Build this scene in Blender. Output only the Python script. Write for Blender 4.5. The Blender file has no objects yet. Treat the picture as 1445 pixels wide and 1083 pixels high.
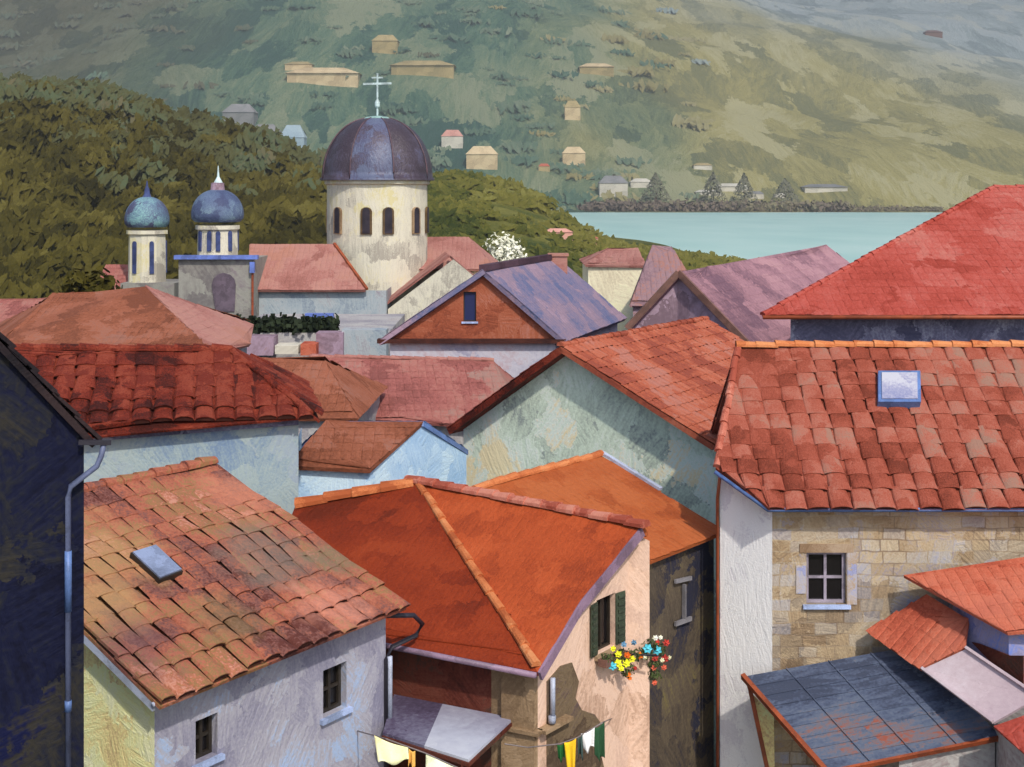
import bpy, math, random
import numpy as np
from mathutils import Vector, Matrix, noise as mnoise
R = math.radians
rnd = random.Random(7)
S = bpy.context.scene
COL = S.collection
F, CX, HY, H = 1800.0, 722.5, 270.0, 26.0          # focal length (px of the photograph), centre column, horizon row, eye height

def V(*a): return Vector(a)
def P(px, py, Y):                                   # a point of the photograph at a chosen distance
    return V((px - CX) / F * Y, Y, H - (py - HY) / F * Y)
def PZ(px, py, Z):                                  # ... at a chosen height
    return P(px, py, (H - Z) * F / (py - HY))
def PP(px, py, a, b, c):                            # ... on the plane a b c
    n = (b - a).cross(c - a)
    d = V((px - CX) / F, 1, -(py - HY) / F); o = V(0, 0, H)
    return o + d * (n.dot(a - o) / n.dot(d))
def WP(px, py, A, B):                               # ... on the upright wall through A and B: distance along, height
    p = PP(px, py, V(A[0], A[1], 0), V(B[0], B[1], 0), V(A[0], A[1], 10))
    d = V(B[0] - A[0], B[1] - A[1], 0).normalized()
    return (p - V(A[0], A[1], 0)).dot(d), p.z

# ------------------------------------------------------------------ materials
def lin(c):
    out = []
    for v in c:
        v /= 255.0
        out.append(v / 12.92 if v <= .04045 else ((v + .055) / 1.055) ** 2.4)
    return out
class NT:
    def __init__(s, name):
        s.m = bpy.data.materials.new(name); s.m.use_nodes = True
        s.t = s.m.node_tree; s.t.nodes.clear()
    def n(s, typ, **kw):
        nd = s.t.nodes.new(typ)
        ins = kw.pop('i', {})
        for k, v in kw.items(): setattr(nd, k, v)
        for k, v in ins.items(): s.l(v, nd.inputs[k])
        return nd
    def l(s, v, sock):
        if isinstance(v, bpy.types.NodeSocket): s.t.links.new(v, sock)
        else: sock.default_value = v
    def math(s, op, a, b=0.0, c=0.0):
        return s.n('ShaderNodeMath', operation=op, i={0: a, 1: b, 2: c}).outputs[0]
    def vmath(s, op, a, b):
        return s.n('ShaderNodeVectorMath', operation=op, i={0: a, 1: b}).outputs[0]
    def scale(s, a, k):
        nd = s.n('ShaderNodeVectorMath', operation='SCALE', i={0: a}); s.l(k, nd.inputs['Scale']); return nd.outputs[0]
    def ramp(s, fac, cols, gain=1.0, interp='LINEAR'):
        nd = s.n('ShaderNodeValToRGB', i={0: fac}); r = nd.color_ramp; r.interpolation = interp
        k = len(cols)
        while len(r.elements) < k: r.elements.new(.5)
        for j, c in enumerate(cols):
            r.elements[j].position = j / max(1, k - 1)
            L = [min(.88, x * gain * q) for x, q in zip(lin(c), getattr(s, 'fix', (1, 1, 1)))]
            r.elements[j].color = (*L, 1)
        return nd.outputs[0]

FIX = {k: tuple(.87 * c for c in v) for k, v in {
    'dark_rust_clay': (.74, .58, .5), 'weathered_mossy_clay': (.90, .84, .78), 'bright_orange_clay': (.80, .73, .66), 'deep_orange_clay': (.76, .58, .42), 'dull_orange_clay': (.80, .72, .58),
    'peach_plaster': (.78, .82, .84), 'mint_grey_plaster': (1.85, 1.68, 1.62), 'speckled_clay': (.72, .68, .65), 'rubble_stone': (1.02, 1.1, 1.2), 'whitewashed_brick': (1.8, 1.85, 1.9),
    'bright_red_clay': (.80, .93, .96), 'mauve_slate': (.95, .95, .93), 'violet_slate': (1.02, 1, .97), 'brown_tile_hanging': (1.12, 1.04, .88), 'dusty_pink_clay': (.76, .85, .89),
    'rose_clay': (.8, .87, .86), 'brown_clay': (.70, .69, .62), 'pale_blue_plaster': (1.3, 1.32, 1.3), 'blue_grey_plaster': (.72, .8, .82), 'lavender_plaster': (.7, .71, .74),
    'cream_plaster': (1.75, 1.5, 1.15), 'shadowed_navy_plaster': (.62, .64, .85), 'cream_limestone': (1.06, 1.12, 1.22), 'dark_umber_plaster': (1.45, 1.5, 1.45),
    'grey_olive_leaf': (.85, .88, .72), 'dark_olive_leaf': (.70, .73, .50), 'olive_green_leaf': (.60, .63, .50), 'hill_ground': (.7, .72, .58), 'bay_water': (1, 1, 1), 'rusting_sheet': (1, 1.05, 1.03), 'mauve_sheet': (1.05, 1.02, 1.02),
    'olive_far_leaf': (1.1, 1.08, .95), 'pale_far_leaf': (1.0, 1.1, 1.06), 'teal_far_leaf': (1, 1.02, .95), 'west_far_leaf': (.85, .86, .75), 'shore_leaf': (1.45, 1.42, 1.25), 'grey_conifer': (1.35, 1.32, 1.2), 'skylight_glass': (.68, .7, .74),
    'salmon_clay': (.90, .92, .86), 'orange_red_clay': (.84, .92, .92), 'taupe_render': (.86, .98, 1), 'purple_copper': (.58, .60, .68), 'blue_copper': (1.05, 1.0, .95), 'greening_blue_copper': (1.05, 1.0, .98),
    'light_orange_cap': (.9, .82, .76), 'pink_cap': (.9, .85, .82), 'lilac_plaster': (.8, .8, .85), 'cream_far_plaster': (1.3, 1.33, 1.3)}.items()}
def brush(name, cols, s=1.0, bump=.02, rough=.75, gain=1.0, tint=0.0, wc=.5, wl=.6, wb=.4, stroke=9.0, turn=1.6,
          contrast=2.0, spec=.2, stretch=(1, 1, .13), cell=(1, 1, 1), strength=.7, extra=None, seed=0.0, grain=None, wg=.22, pre=None):
    """limewash, clay and stone: irregular patches of a few close colours with a dragged, bristly relief"""
    t = NT(name)
    co = t.n('ShaderNodeTexCoord').outputs['Object']
    if pre: co = t.vmath('MULTIPLY', co, pre)
    co = t.vmath('ADD', co, (seed, seed * .7, -seed))
    nz = t.n('ShaderNodeTexNoise', i={'Vector': co, 'Scale': s * 1.3, 'Detail': 5.0, 'Roughness': .68})
    off = t.scale(t.vmath('SUBTRACT', nz.outputs['Color'], (.5, .5, .5)), 1.7 / s)
    p = t.vmath('ADD', co, off)
    pc = t.vmath('MULTIPLY', p, cell)
    vor = t.n('ShaderNodeTexVoronoi', i={'Vector': pc, 'Scale': s})
    sep = t.n('ShaderNodeSeparateColor', i={0: vor.outputs['Color']})
    nrm = t.n('ShaderNodeNewGeometry').outputs['True Normal']
    ang = t.math('MULTIPLY', t.math('SUBTRACT', sep.outputs[1], .5), turn * 2)
    rot = t.n('ShaderNodeVectorRotate', rotation_type='AXIS_ANGLE', i={'Vector': co, 'Axis': nrm, 'Angle': ang}).outputs[0]
    k = stroke * s
    bv = t.vmath('MULTIPLY', rot, (k * stretch[0], k * stretch[1], k * stretch[2]))
    br = t.n('ShaderNodeTexNoise', i={'Vector': bv, 'Scale': 1.0, 'Detail': 4.0, 'Roughness': .6}).outputs['Fac']
    low = t.n('ShaderNodeTexNoise', i={'Vector': co, 'Scale': s * .33, 'Detail': 2.0}).outputs['Fac']
    f = t.math('MULTIPLY', t.math('SUBTRACT', sep.outputs[0], .5), wc)
    f = t.math('MULTIPLY_ADD', t.math('SUBTRACT', low, .5), wl * 2.4, f)
    f = t.math('MULTIPLY_ADD', t.math('SUBTRACT', br, .5), wb * 2.0, f)
    if tint:
        at = t.n('ShaderNodeAttribute', attribute_name='tint').outputs['Fac']
        f = t.math('MULTIPLY_ADD', t.math('SUBTRACT', at, .5), tint, f)
    gr = t.n('ShaderNodeTexNoise', i={'Vector': co, 'Scale': grain or s * 14, 'Detail': 1.0}).outputs['Fac']
    f = t.math('MULTIPLY_ADD', t.math('SUBTRACT', gr, .5), wg * 2, f)
    f = t.math('MULTIPLY_ADD', f, contrast * .66, .5)
    t.fix = FIX.get(name, (1, 1, 1))
    col = t.ramp(f, cols, gain)
    if extra: col = extra(t, col, co, br, f)
    hgt = t.math('MULTIPLY_ADD', sep.outputs[2], .25, br)
    hgt = t.math('MULTIPLY_ADD', gr, .35, hgt)
    bmp = t.n('ShaderNodeBump', i={'Height': hgt, 'Distance': bump, 'Strength': strength}).outputs[0]
    b = t.n('ShaderNodeBsdfPrincipled', i={'Base Color': col, 'Roughness': rough, 'Specular IOR Level': spec, 'Normal': bmp})
    t.n('ShaderNodeOutputMaterial', i={0: b.outputs[0]})
    return t.m
def plain(name, col, rough=.5, metal=0.0, spec=.4, gain=1.0):
    return brush(name, [[c * .82 for c in col], col, [min(255, c * 1.15) for c in col]], s=3, bump=.006, rough=rough, spec=spec, gain=gain)
def glass(name, col=(22, 20, 22)):
    t = NT(name)
    b = t.n('ShaderNodeBsdfPrincipled', i={'Base Color': (*lin(col), 1), 'Roughness': .12, 'Specular IOR Level': .5})
    t.n('ShaderNodeOutputMaterial', i={0: b.outputs[0]}); return t.m

# ------------------------------------------------------------------ mesh builder
class MB:
    def __init__(s): s.v = []; s.f = []; s.m = []; s.t = []
    def poly(s, pts, m=0, t=.5):
        k = len(s.v); s.v += [tuple(p) for p in pts]; s.f.append(tuple(range(k, k + len(pts)))); s.m.append(m); s.t.append(t)
    def prism(s, pts, d, m=0, t=.5):                # polygon and its copy moved by d, closed
        a = [Vector(p) for p in pts]; b = [p + Vector(d) for p in a]
        n = len(a); k = len(s.v); s.v += [tuple(p) for p in a + b]
        nrm = newell(a)
        fl = nrm.dot(Vector(d)) > 0
        top = tuple(range(k, k + n)); bot = tuple(range(k + n, k + 2 * n))
        s.f.append(tuple(reversed(top)) if fl else top); s.f.append(bot if fl else tuple(reversed(bot)))
        for i in range(n):
            j = (i + 1) % n
            q = (k + i, k + j, k + n + j, k + n + i)
            s.f.append(q if fl else tuple(reversed(q)))
        s.m += [m] * (n + 2); s.t += [t] * (n + 2)
    def bar(s, p0, p1, w, h, up=V(0, 0, 1), m=0, t=.5):
        p0, p1 = Vector(p0), Vector(p1); d = (p1 - p0).normalized()
        x = d.cross(up)
        if x.length < 1e-4: x = d.cross(V(0, 1, 0))
        x.normalize(); y = x.cross(d)
        c = [p0 + x * (a * w / 2) + y * (b * h / 2) for a, b in ((-1, -1), (1, -1), (1, 1), (-1, 1))]
        s.prism(c, p1 - p0, m, t)
    def tube(s, pts, r, n=8, m=0, t=.5, cap=True):
        pts = [Vector(p) for p in pts]; rings = []
        for i, p in enumerate(pts):
            d = (pts[min(i + 1, len(pts) - 1)] - pts[max(i - 1, 0)]).normalized()
            x = d.cross(V(0, 0, 1))
            if x.length < .05: x = d.cross(V(0, 1, 0))
            x.normalize(); y = d.cross(x)
            rr = r[i] if isinstance(r, (list, tuple)) else r
            k = len(s.v); s.v += [tuple(p + (x * math.cos(2 * math.pi * j / n) + y * math.sin(2 * math.pi * j / n)) * rr) for j in range(n)]
            rings.append(k)
        for a, b in zip(rings, rings[1:]):
            for j in range(n):
                s.f.append((a + j, a + (j + 1) % n, b + (j + 1) % n, b + j)); s.m.append(m); s.t.append(t)
        if cap:
            s.f.append(tuple(reversed(range(rings[0], rings[0] + n)))); s.f.append(tuple(range(rings[-1], rings[-1] + n)))
            s.m += [m, m]; s.t += [t, t]
    def lathe(s, c, prof, n=32, m=0, t=.5, rfun=None, tfun=None):
        c = Vector(c); rings = []
        for r, z in prof:
            k = len(s.v)
            for j in range(n):
                a = 2 * math.pi * j / n; rr = r * (rfun(a, z) if rfun else 1)
                s.v.append((c.x + rr * math.cos(a), c.y + rr * math.sin(a), c.z + z))
            rings.append(k)
        for a, b in zip(rings, rings[1:]):
            for j in range(n):
                s.f.append((a + j, a + (j + 1) % n, b + (j + 1) % n, b + j)); s.m.append(m)
                s.t.append(tfun(2 * math.pi * (j + .5) / n) if tfun else t)
        s.f.append(tuple(range(rings[-1], rings[-1] + n))); s.m.append(m); s.t.append(t)
    def build(s, name, mats, parent=None, loc=None, smooth=False):
        if not isinstance(mats, (list, tuple)): mats = [mats]
        base = Vector((0, 0, 0))
        q = parent
        while q is not None: base += q.location; q = q.parent
        if loc is not None: base = Vector(loc)
        me = bpy.data.meshes.new(name)
        me.from_pydata([(x - base.x, y - base.y, z - base.z) for x, y, z in s.v], [], s.f)
        for mt in mats: me.materials.append(mt)
        me.polygons.foreach_set('material_index', s.m)
        a = me.attributes.new('tint', 'FLOAT', 'FACE'); a.data.foreach_set('value', s.t)
        if smooth: me.polygons.foreach_set('use_smooth', [True] * len(s.f))
        me.update()
        o = bpy.data.objects.new(name, me); COL.objects.link(o)
        if parent is not None: o.parent = parent
        elif loc is not None: o.location = loc
        return o
def newell(p):
    n = V(0, 0, 0)
    for a, b in zip(p, p[1:] + p[:1]):
        n += V((a.y - b.y) * (a.z + b.z), (a.z - b.z) * (a.x + b.x), (a.x - b.x) * (a.y + b.y))
    return n.normalized()
def tag(o, label=None, cat=None, group=None, kind=None):
    if label: o['label'] = label
    if cat: o['category'] = cat
    if group: o['group'] = group
    if kind: o['kind'] = kind
    return o
def thing(name, loc, label, cat, group=None):
    o = bpy.data.objects.new(name, None); COL.objects.link(o); o.location = loc; o.empty_display_size = .3
    return tag(o, label, cat, group)

# ------------------------------------------------------------------ building kit
def tile_roof(mb, poly, u=None, tw=.3, rh=.42, amp=.06, lift=.03, jit=.5, thick=.12, over=.06, caps=True, wob=.03, seed=1, patch=.5, seg=5, fade=1.0, eave=1.0):
    """barrel tiles row by row on a flat polygon, trimmed to it, over a slab"""
    r = random.Random(seed)
    poly = [Vector(p) for p in poly]
    n = newell(poly)
    if n.z < 0: poly = poly[::-1]; n = newell(poly)
    c = sum(poly, V(0, 0, 0)) / len(poly)
    u = (Vector(u) if u is not None else V(-n.y, n.x, 0)); u = (u - n * u.dot(n)).normalized(); v = n.cross(u)
    if v.z < 0: u = -u; v = -v
    p2 = [((p - c).dot(u), (p - c).dot(v)) for p in poly]
    off = [(p - c).dot(n) for p in poly]
    vmin = min(p[1] for p in p2); vmax = max(p[1] for p in p2)
    def span(y):
        y = min(max(y, vmin + 1e-4), vmax - 1e-4); xs = []
        for a, b in zip(p2, p2[1:] + p2[:1]):
            if (a[1] - y) * (b[1] - y) <= 0 and abs(a[1] - b[1]) > 1e-9:
                xs.append(a[0] + (b[0] - a[0]) * (y - a[1]) / (b[1] - a[1]))
        return (min(xs), max(xs)) if xs else (0, 0)
    mb.prism([p - n * .015 - (v * (over * eave * .85) if q[1] < vmin + .02 else v * 0) for p, q in zip(poly, p2)], -n * thick, 0, .25)
    wa, wb_ = (1.03, .86) if caps else (1.05, 1.03)
    rows = max(1, int(round((vmax - vmin) / rh))); rh = (vmax - vmin) / rows
    nb = 8
    def hgt(x, y): return wob * mnoise.noise((x * .45 + seed, y * .45, seed * 1.7)) * 1.4
    for j in range(rows):
        va = vmin + j * rh; vb = va + rh
        sa = span(va); sb = span(vb); vm = (va + vb) / 2; sm = span(vm)
        i0 = int(math.floor(min(sa[0], sb[0]) / tw)) - 1; i1 = int(math.ceil(max(sa[1], sb[1]) / tw)) + 1
        ju = r.uniform(-.08, .08) * tw
        for i in range(i0, i1 + 1):
            uc = (i + .5) * tw + ju
            if uc + tw * .4 < sm[0] or uc - tw * .4 > sm[1]: continue
            dv = r.uniform(-.09, .09) * rh * jit; du = r.uniform(-.07, .07) * tw * jit; sk = r.uniform(-.06, .06) * tw * jit
            kf = 1 - (1 - fade) * min(1, max(0, (j - 1.5) / 3.0)); am = amp * kf * r.uniform(.85, 1.15); lf = lift * kf * r.uniform(.6, 1.5)
            tt = .5 + (r.random() - .5) * jit + patch * mnoise.noise((uc * .5 + seed * 3, vm * .5, 3.3 + seed))
            tt = min(1, max(0, tt))
            lo = []; up = []
            for q in range(seg + 1):
                a = math.pi * q / seg; ca = -math.cos(a) * .49 * tw; sn = math.sin(a)
                x = min(max(uc + du + ca * wa, sa[0] - .02), sa[1] + .02); y = va - over * (eave if j == 0 else 1) + dv
                lo.append(c + u * x + v * y + n * (sn * am + lf + hgt(x, y)))
                x2 = min(max(uc + du + sk + ca * wb_, sb[0] - .02), sb[1] + .02)
                up.append(c + u * x2 + v * (vb + .01) + n * (sn * am * .85 + hgt(x2, vb) + .002))
            k = len(mb.v); mb.v += [tuple(p) for p in lo + up]
            for q in range(seg):
                mb.f.append((k + q, k + q + 1, k + seg + 2 + q, k + seg + 1 + q)); mb.m.append(0); mb.t.append(tt)
            if caps:
                k2 = len(mb.v); mb.v += [tuple(p - n * (.6 * am) * 0 + v * .0) for p in lo] + [tuple(p - n * .018) for p in lo]
                for q in range(seg):
                    mb.f.append((k2 + seg + 1 + q, k2 + seg + 2 + q, k2 + q + 1, k2 + q)); mb.m.append(0); mb.t.append(min(1, tt + .1))
                kk = len(mb.v); mb.v += [tuple(p - n * .018 + v * .02) for p in lo]
                mb.f.append(tuple(range(kk, kk + seg + 1))); mb.m.append(1); mb.t.append(.1)  # dark closing face: shade inside the hollow tile end put into colour
def ridge_row(mb, p0, p1, rad=.16, L=.42, seed=3, t0=.6, jit=.5, lift=.0):
    r = random.Random(seed); p0, p1 = Vector(p0), Vector(p1); d = p1 - p0; k = max(1, int(round(d.length / L))); d = d / k; dn = d.normalized()
    x = dn.cross(V(0, 0, 1)).normalized(); z = x.cross(dn)
    if z.z < 0: z = -z
    for i in range(k):
        a = p0 + d * i; b = p0 + d * (i + 1.12)
        tt = min(1, max(0, t0 + (r.random() - .5) * jit)); ra = rad * r.uniform(.95, 1.1); rb = rad * .84
        dz = r.uniform(-.012, .012) + lift; dx = r.uniform(-.02, .02)
        A = []; B = []
        for q in range(7):
            an = math.pi * (q / 6 * 1.16 - .08); cx, sz = -math.cos(an), math.sin(an)
            A.append(a + x * (cx * ra + dx) + z * (sz * ra * .85 + dz)); B.append(b + x * (cx * rb + dx) + z * (sz * rb * .85 + dz - .02))
        kk = len(mb.v); mb.v += [tuple(p) for p in A + B]
        for q in range(6): mb.f.append((kk + q, kk + q + 1, kk + 8 + q, kk + 7 + q)); mb.m.append(0); mb.t.append(tt)
        mb.f.append(tuple(range(kk, kk + 7))); mb.m.append(0); mb.t.append(tt * .7)
        mb.f.append(tuple(range(kk + 13, kk + 6, -1))); mb.m.append(0); mb.t.append(tt * .7)

def walls(mb, loop, z0, holes=None, depth=.22, closed=True, mats=None):
    """outer walls of a plan (x, y, top), anticlockwise; holes {edge: [(s0, s1, z0, z1)]} are real openings with reveals"""
    holes = holes or {}; n = len(loop)
    for e in range(n if closed else n - 1):
        A = loop[e]; B = loop[(e + 1) % n]; L = math.hypot(B[0] - A[0], B[1] - A[1])
        if L < 1e-6: continue
        d = V((B[0] - A[0]) / L, (B[1] - A[1]) / L, 0); inn = V(-d.y, d.x, 0); m = mats[e] if mats else 0
        top = lambda s: A[2] + (B[2] - A[2]) * s / L
        pt = lambda s, z: V(A[0], A[1], 0) + d * s + V(0, 0, z)
        hs = sorted(holes.get(e, []))
        s = 0
        for (a, b, za, zb) in hs:
            if a > s: mb.poly([pt(s, z0), pt(a, z0), pt(a, top(a)), pt(s, top(s))], m)
            mb.poly([pt(a, z0), pt(b, z0), pt(b, za), pt(a, za)], m)
            mb.poly([pt(a, zb), pt(b, zb), pt(b, top(b)), pt(a, top(a))], m)
            D = inn * depth
            for q in ((pt(a, za), pt(b, za)), (pt(b, za), pt(b, zb)), (pt(b, zb), pt(a, zb)), (pt(a, zb), pt(a, za))):
                mb.poly([q[0], q[1], q[1] + D, q[0] + D], m)
            s = b
        mb.poly([pt(s, z0), pt(L, z0), pt(L, top(L)), pt(s, top(s))], m)
def cap_plan(mb, loop, m=0):
    mb.poly([V(*p) for p in loop], m)
def window(parent, A, B, hole, frame, pane, grid=(2, 2), depth=.22, sill=None, lintel=None, inset=.12, fw=.06, shutters=None, name='window'):
    s0, s1, za, zb = hole
    L = math.hypot(B[0] - A[0], B[1] - A[1]); d = V((B[0] - A[0]) / L, (B[1] - A[1]) / L, 0); inn = V(-d.y, d.x, 0)
    pt = lambda s, z, k=0: V(A[0], A[1], 0) + d * s + V(0, 0, z) + inn * k
    def rect(mb, a, b, c, e, k0, k1): mb.prism([pt(a, c, k0), pt(b, c, k0), pt(b, e, k0), pt(a, e, k0)], inn * (k1 - k0))
    mb = MB(); k0, k1 = inset, inset + .06; g = .004
    rect(mb, s0 + g, s0 + fw, za + g, zb - g, k0, k1); rect(mb, s1 - fw, s1 - g, za + g, zb - g, k0, k1)
    rect(mb, s0 + fw, s1 - fw, za + g, za + fw, k0, k1); rect(mb, s0 + fw, s1 - fw, zb - fw, zb - g, k0, k1)
    iw, ih = s1 - s0 - 2 * fw, zb - za - 2 * fw
    for i in range(1, grid[0]):
        x = s0 + fw + iw * i / grid[0]; rect(mb, x - fw * .45, x + fw * .45, za + fw, zb - fw, k0 + .006, k1 - .004)
    for i in range(1, grid[1]):
        z = za + fw + ih * i / grid[1]; rect(mb, s0 + fw, s1 - fw, z - fw * .4, z + fw * .4, k0 + .009, k1 - .007)
    w = mb.build(name, frame, parent)
    mb = MB(); rect(mb, s0 + .02, s1 - .02, za + .02, zb - .02, inset + .065, inset + .08); mb.build('pane', pane, w)
    if sill:
        mb = MB(); rect(mb, s0 - .09, s1 + .09, za - .09, za - .003, -.09, inset - .004); mb.build('sill', sill, w)
    if lintel:
        mb = MB(); rect(mb, s0 - .16, s1 + .16, zb + .003, zb + .2, -.025, .05); mb.build('lintel', lintel, w)
    if shutters:
        hw = (s1 - s0) * .42
        for sg, h0 in ((-1, s0), (1, s1)):
            mb = MB()
            a = h0; e = h0 + sg * hw
            q = [pt(a, za + .02, -.03), pt(e, za + .02, -.07), pt(e, zb - .02, -.07), pt(a, zb - .02, -.03)]
            mb.prism(q, inn * .025)
            for i in range(7):
                z = za + .1 + (zb - za - .2) * i / 6
                mb.bar(pt(a + sg * .05, z, -.05), pt(e - sg * .04, z, -.088), .03, .07)
            mb.build('shutter', shutters, w)
    return w
def gutter(parent, pts, r, mat, name='gutter'):
    mb = MB(); mb.tube(pts, r, 8); return mb.build(name, mat, parent, smooth=True)
def house_base(*xy, z=4.0):
    return V(sum(p[0] for p in xy) / len(xy), sum(p[1] for p in xy) / len(xy), z)
def tiled(name, parent, polys, mats, us=None, seed=1, **kw):
    mb = MB()
    for i, p in enumerate(polys):
        tile_roof(mb, p, u=us[i] if us else None, seed=seed + i * 7, **kw)
    return mb.build(name, mats, parent)

# ------------------------------------------------------------------ palettes (sRGB)
G = .92
M = {}
def mk():
    dk = brush('clay_hollow', [(50, 26, 24), (66, 34, 28), (84, 46, 36)], s=2, bump=.01)
    M['hollow'] = dk
    M['roof_rust'] = brush('dark_rust_clay', [(70, 27, 20), (112, 44, 30), (140, 58, 40), (166, 88, 68), (128, 54, 40)], s=1.8, bump=.05, tint=.5, wb=.4)
    def stains(t, col, co, br, f):
        pos = t.n('ShaderNodeNewGeometry').outputs['Position']
        nz = t.n('ShaderNodeTexNoise', i={'Vector': pos, 'Scale': 1.1, 'Detail': 5.0, 'Roughness': .65}).outputs['Fac']
        for (pt, rad, c, k) in ((V(-7.6, 22.6, 19.5), 1.7, (176, 140, 96), .55), (V(-6.9, 21.6, 18.9), 1.0, (168, 136, 94), .45), (V(-4.6, 24.6, 19.2), 1.2, (112, 108, 98), .55), (V(-3.6, 25.4, 19.0), .8, (104, 100, 84), .5),
                                (V(-6.2, 20.9, 18.3), .9, (110, 78, 80), .55), (V(-5.0, 22.3, 18.6), .8, (128, 112, 76), .45), (V(-5.4, 26.6, 20.0), 1.1, (196, 130, 104), .5), (V(-3.4, 23.9, 18.2), .9, (214, 146, 124), .5)):
            d = t.n('ShaderNodeVectorMath', operation='DISTANCE', i={0: pos, 1: tuple(pt)}).outputs['Value']
            d = t.math('MULTIPLY_ADD', t.math('SUBTRACT', nz, .5), 2.2 * rad, d)
            mk_ = t.n('ShaderNodeMapRange', i={0: d, 1: rad * .45, 2: rad * 1.1, 3: k, 4: 0.0}).outputs[0]
            col = t.n('ShaderNodeMix', data_type='RGBA', i={0: mk_, 6: col, 7: (*lin(c), 1)}).outputs[2]
        return col
    M['roof_mossy'] = brush('weathered_mossy_clay', [(104, 58, 52), (134, 92, 88), (164, 98, 78), (186, 114, 94), (150, 124, 84), (186, 118, 94), (206, 150, 132)], s=1.5, extra=stains, bump=.045, tint=.36, wl=.85, wc=.4, wb=.5, contrast=1.5)
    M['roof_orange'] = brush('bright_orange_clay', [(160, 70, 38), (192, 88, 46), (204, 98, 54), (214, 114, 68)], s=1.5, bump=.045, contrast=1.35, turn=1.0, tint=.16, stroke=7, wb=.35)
    M['roof_orange_deep'] = brush('deep_orange_clay', [(112, 46, 24), (142, 58, 30), (164, 72, 38), (172, 82, 48)], s=1.5, bump=.045, contrast=1.35, turn=1.0, tint=.16, stroke=7, wb=.35)  # darker copy of the orange for the left plane, shade put into colour
    M['roof_orange_dull'] = brush('dull_orange_clay', [(164, 84, 46), (190, 102, 58), (200, 116, 72), (190, 104, 60)], s=1.3, bump=.045, contrast=1.35, turn=1.0, tint=.2)
    M['cap_light'] = brush('light_orange_cap', [(176, 96, 56), (214, 132, 82), (226, 156, 106)], s=3, bump=.02, tint=.6)
    M['cap_pink'] = brush('pink_cap', [(168, 84, 66), (200, 118, 98), (220, 150, 130)], s=3, bump=.02, tint=.8)
    M['roof_stone_house'] = brush('speckled_clay', [(128, 60, 42), (166, 82, 62), (186, 100, 80), (198, 124, 106), (178, 138, 122)], s=2.8, bump=.03, tint=.8, wl=.35, wc=.3, contrast=1.6)
    M['roof_red'] = brush('bright_red_clay', [(168, 62, 48), (190, 76, 62), (200, 92, 80), (206, 114, 100)], s=0.8, bump=.05, tint=.25)
    M['roof_salmon'] = brush('salmon_clay', [(178, 82, 62), (206, 104, 80), (216, 122, 98), (204, 112, 92)], s=1.8, bump=.04, tint=.25)
    M['roof_pink'] = brush('dusty_pink_clay', [(168, 104, 92), (192, 124, 112), (202, 140, 126), (198, 132, 112)], s=0.55, bump=.06, tint=.2)
    M['roof_brown'] = brush('brown_clay', [(140, 82, 62), (168, 100, 76), (184, 114, 92), (178, 122, 108)], s=0.8, bump=.06, tint=.25)
    M['roof_rose'] = brush('rose_clay', [(148, 84, 78), (174, 100, 94), (188, 118, 108), (176, 132, 122)], s=0.6, bump=.06, tint=.25)
    M['roof_mauve'] = brush('mauve_slate', [(118, 88, 104), (150, 112, 124), (170, 128, 140), (184, 142, 150)], s=0.6, bump=.06, tint=.25)
    M['roof_violet'] = brush('violet_slate', [(96, 104, 142), (126, 118, 146), (146, 126, 144), (160, 138, 158)], s=0.75, bump=.06, tint=.3)
    M['wall_navy'] = brush('shadowed_navy_plaster', [(10, 14, 38), (20, 26, 54), (40, 42, 48), (64, 60, 46), (16, 24, 62)], s=.9, bump=.03, wl=.95, gain=1.0)  # house in shadow: its shade is put into the dark navy
    M['wall_bluegrey'] = brush('blue_grey_plaster', [(124, 142, 170), (152, 164, 174), (172, 180, 178), (160, 168, 180)], s=1.3, turn=.8, bump=.03, gain=1.3)
    M['wall_lavender'] = brush('lavender_plaster', [(132, 130, 148), (154, 152, 166), (172, 170, 178), (164, 184, 214)], s=1.5, turn=.8, bump=.03, wl=.6, gain=1.5)  # shaded side of the house: cool shade put into the plaster colour
    M['wall_cream'] = brush('cream_plaster', [(176, 160, 138), (224, 208, 166), (240, 228, 188), (246, 238, 208)], s=1.6, bump=.04, gain=.9)
    M['wall_peach'] = brush('peach_plaster', [(182, 146, 124), (216, 178, 154), (226, 190, 168), (206, 170, 150)], s=1.2, turn=.8, bump=.03, gain=1.45)
    M['wall_umber'] = brush('umber_shadow', [(88, 72, 58), (110, 92, 74), (128, 110, 86), (104, 86, 82)], s=1.3, bump=.03, gain=.8)  # for the dark panel that paints shadow on the peach wall
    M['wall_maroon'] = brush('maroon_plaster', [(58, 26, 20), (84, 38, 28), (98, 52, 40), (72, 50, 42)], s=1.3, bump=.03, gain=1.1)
    M['wall_ochre'] = brush('ochre_plaster', [(120, 98, 74), (150, 126, 98), (168, 144, 116)], s=1.5, bump=.03)
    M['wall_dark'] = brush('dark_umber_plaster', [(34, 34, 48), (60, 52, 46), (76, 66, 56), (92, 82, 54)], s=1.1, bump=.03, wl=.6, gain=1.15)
    M['wall_mint'] = brush('mint_grey_plaster', [(112, 124, 122), (142, 158, 146), (158, 176, 162), (168, 182, 176), (176, 172, 142)], s=0.95, turn=.8, bump=.04, wl=.55, gain=1.1)
    M['wall_sky'] = brush('pale_blue_plaster', [(132, 164, 200), (160, 186, 212), (184, 204, 220)], s=1.2, bump=.04, gain=1.1)
    M['wall_white'] = brush('whitewashed_brick', [(186, 182, 184), (216, 212, 208), (228, 226, 222), (232, 226, 206)], s=1.7, bump=.025, turn=.35, stretch=(1, 1, .1), gain=.95)
    M['wall_grey'] = brush('grey_render', [(134, 132, 140), (156, 152, 156), (176, 174, 172), (150, 140, 140)], s=0.7, bump=.05)
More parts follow.
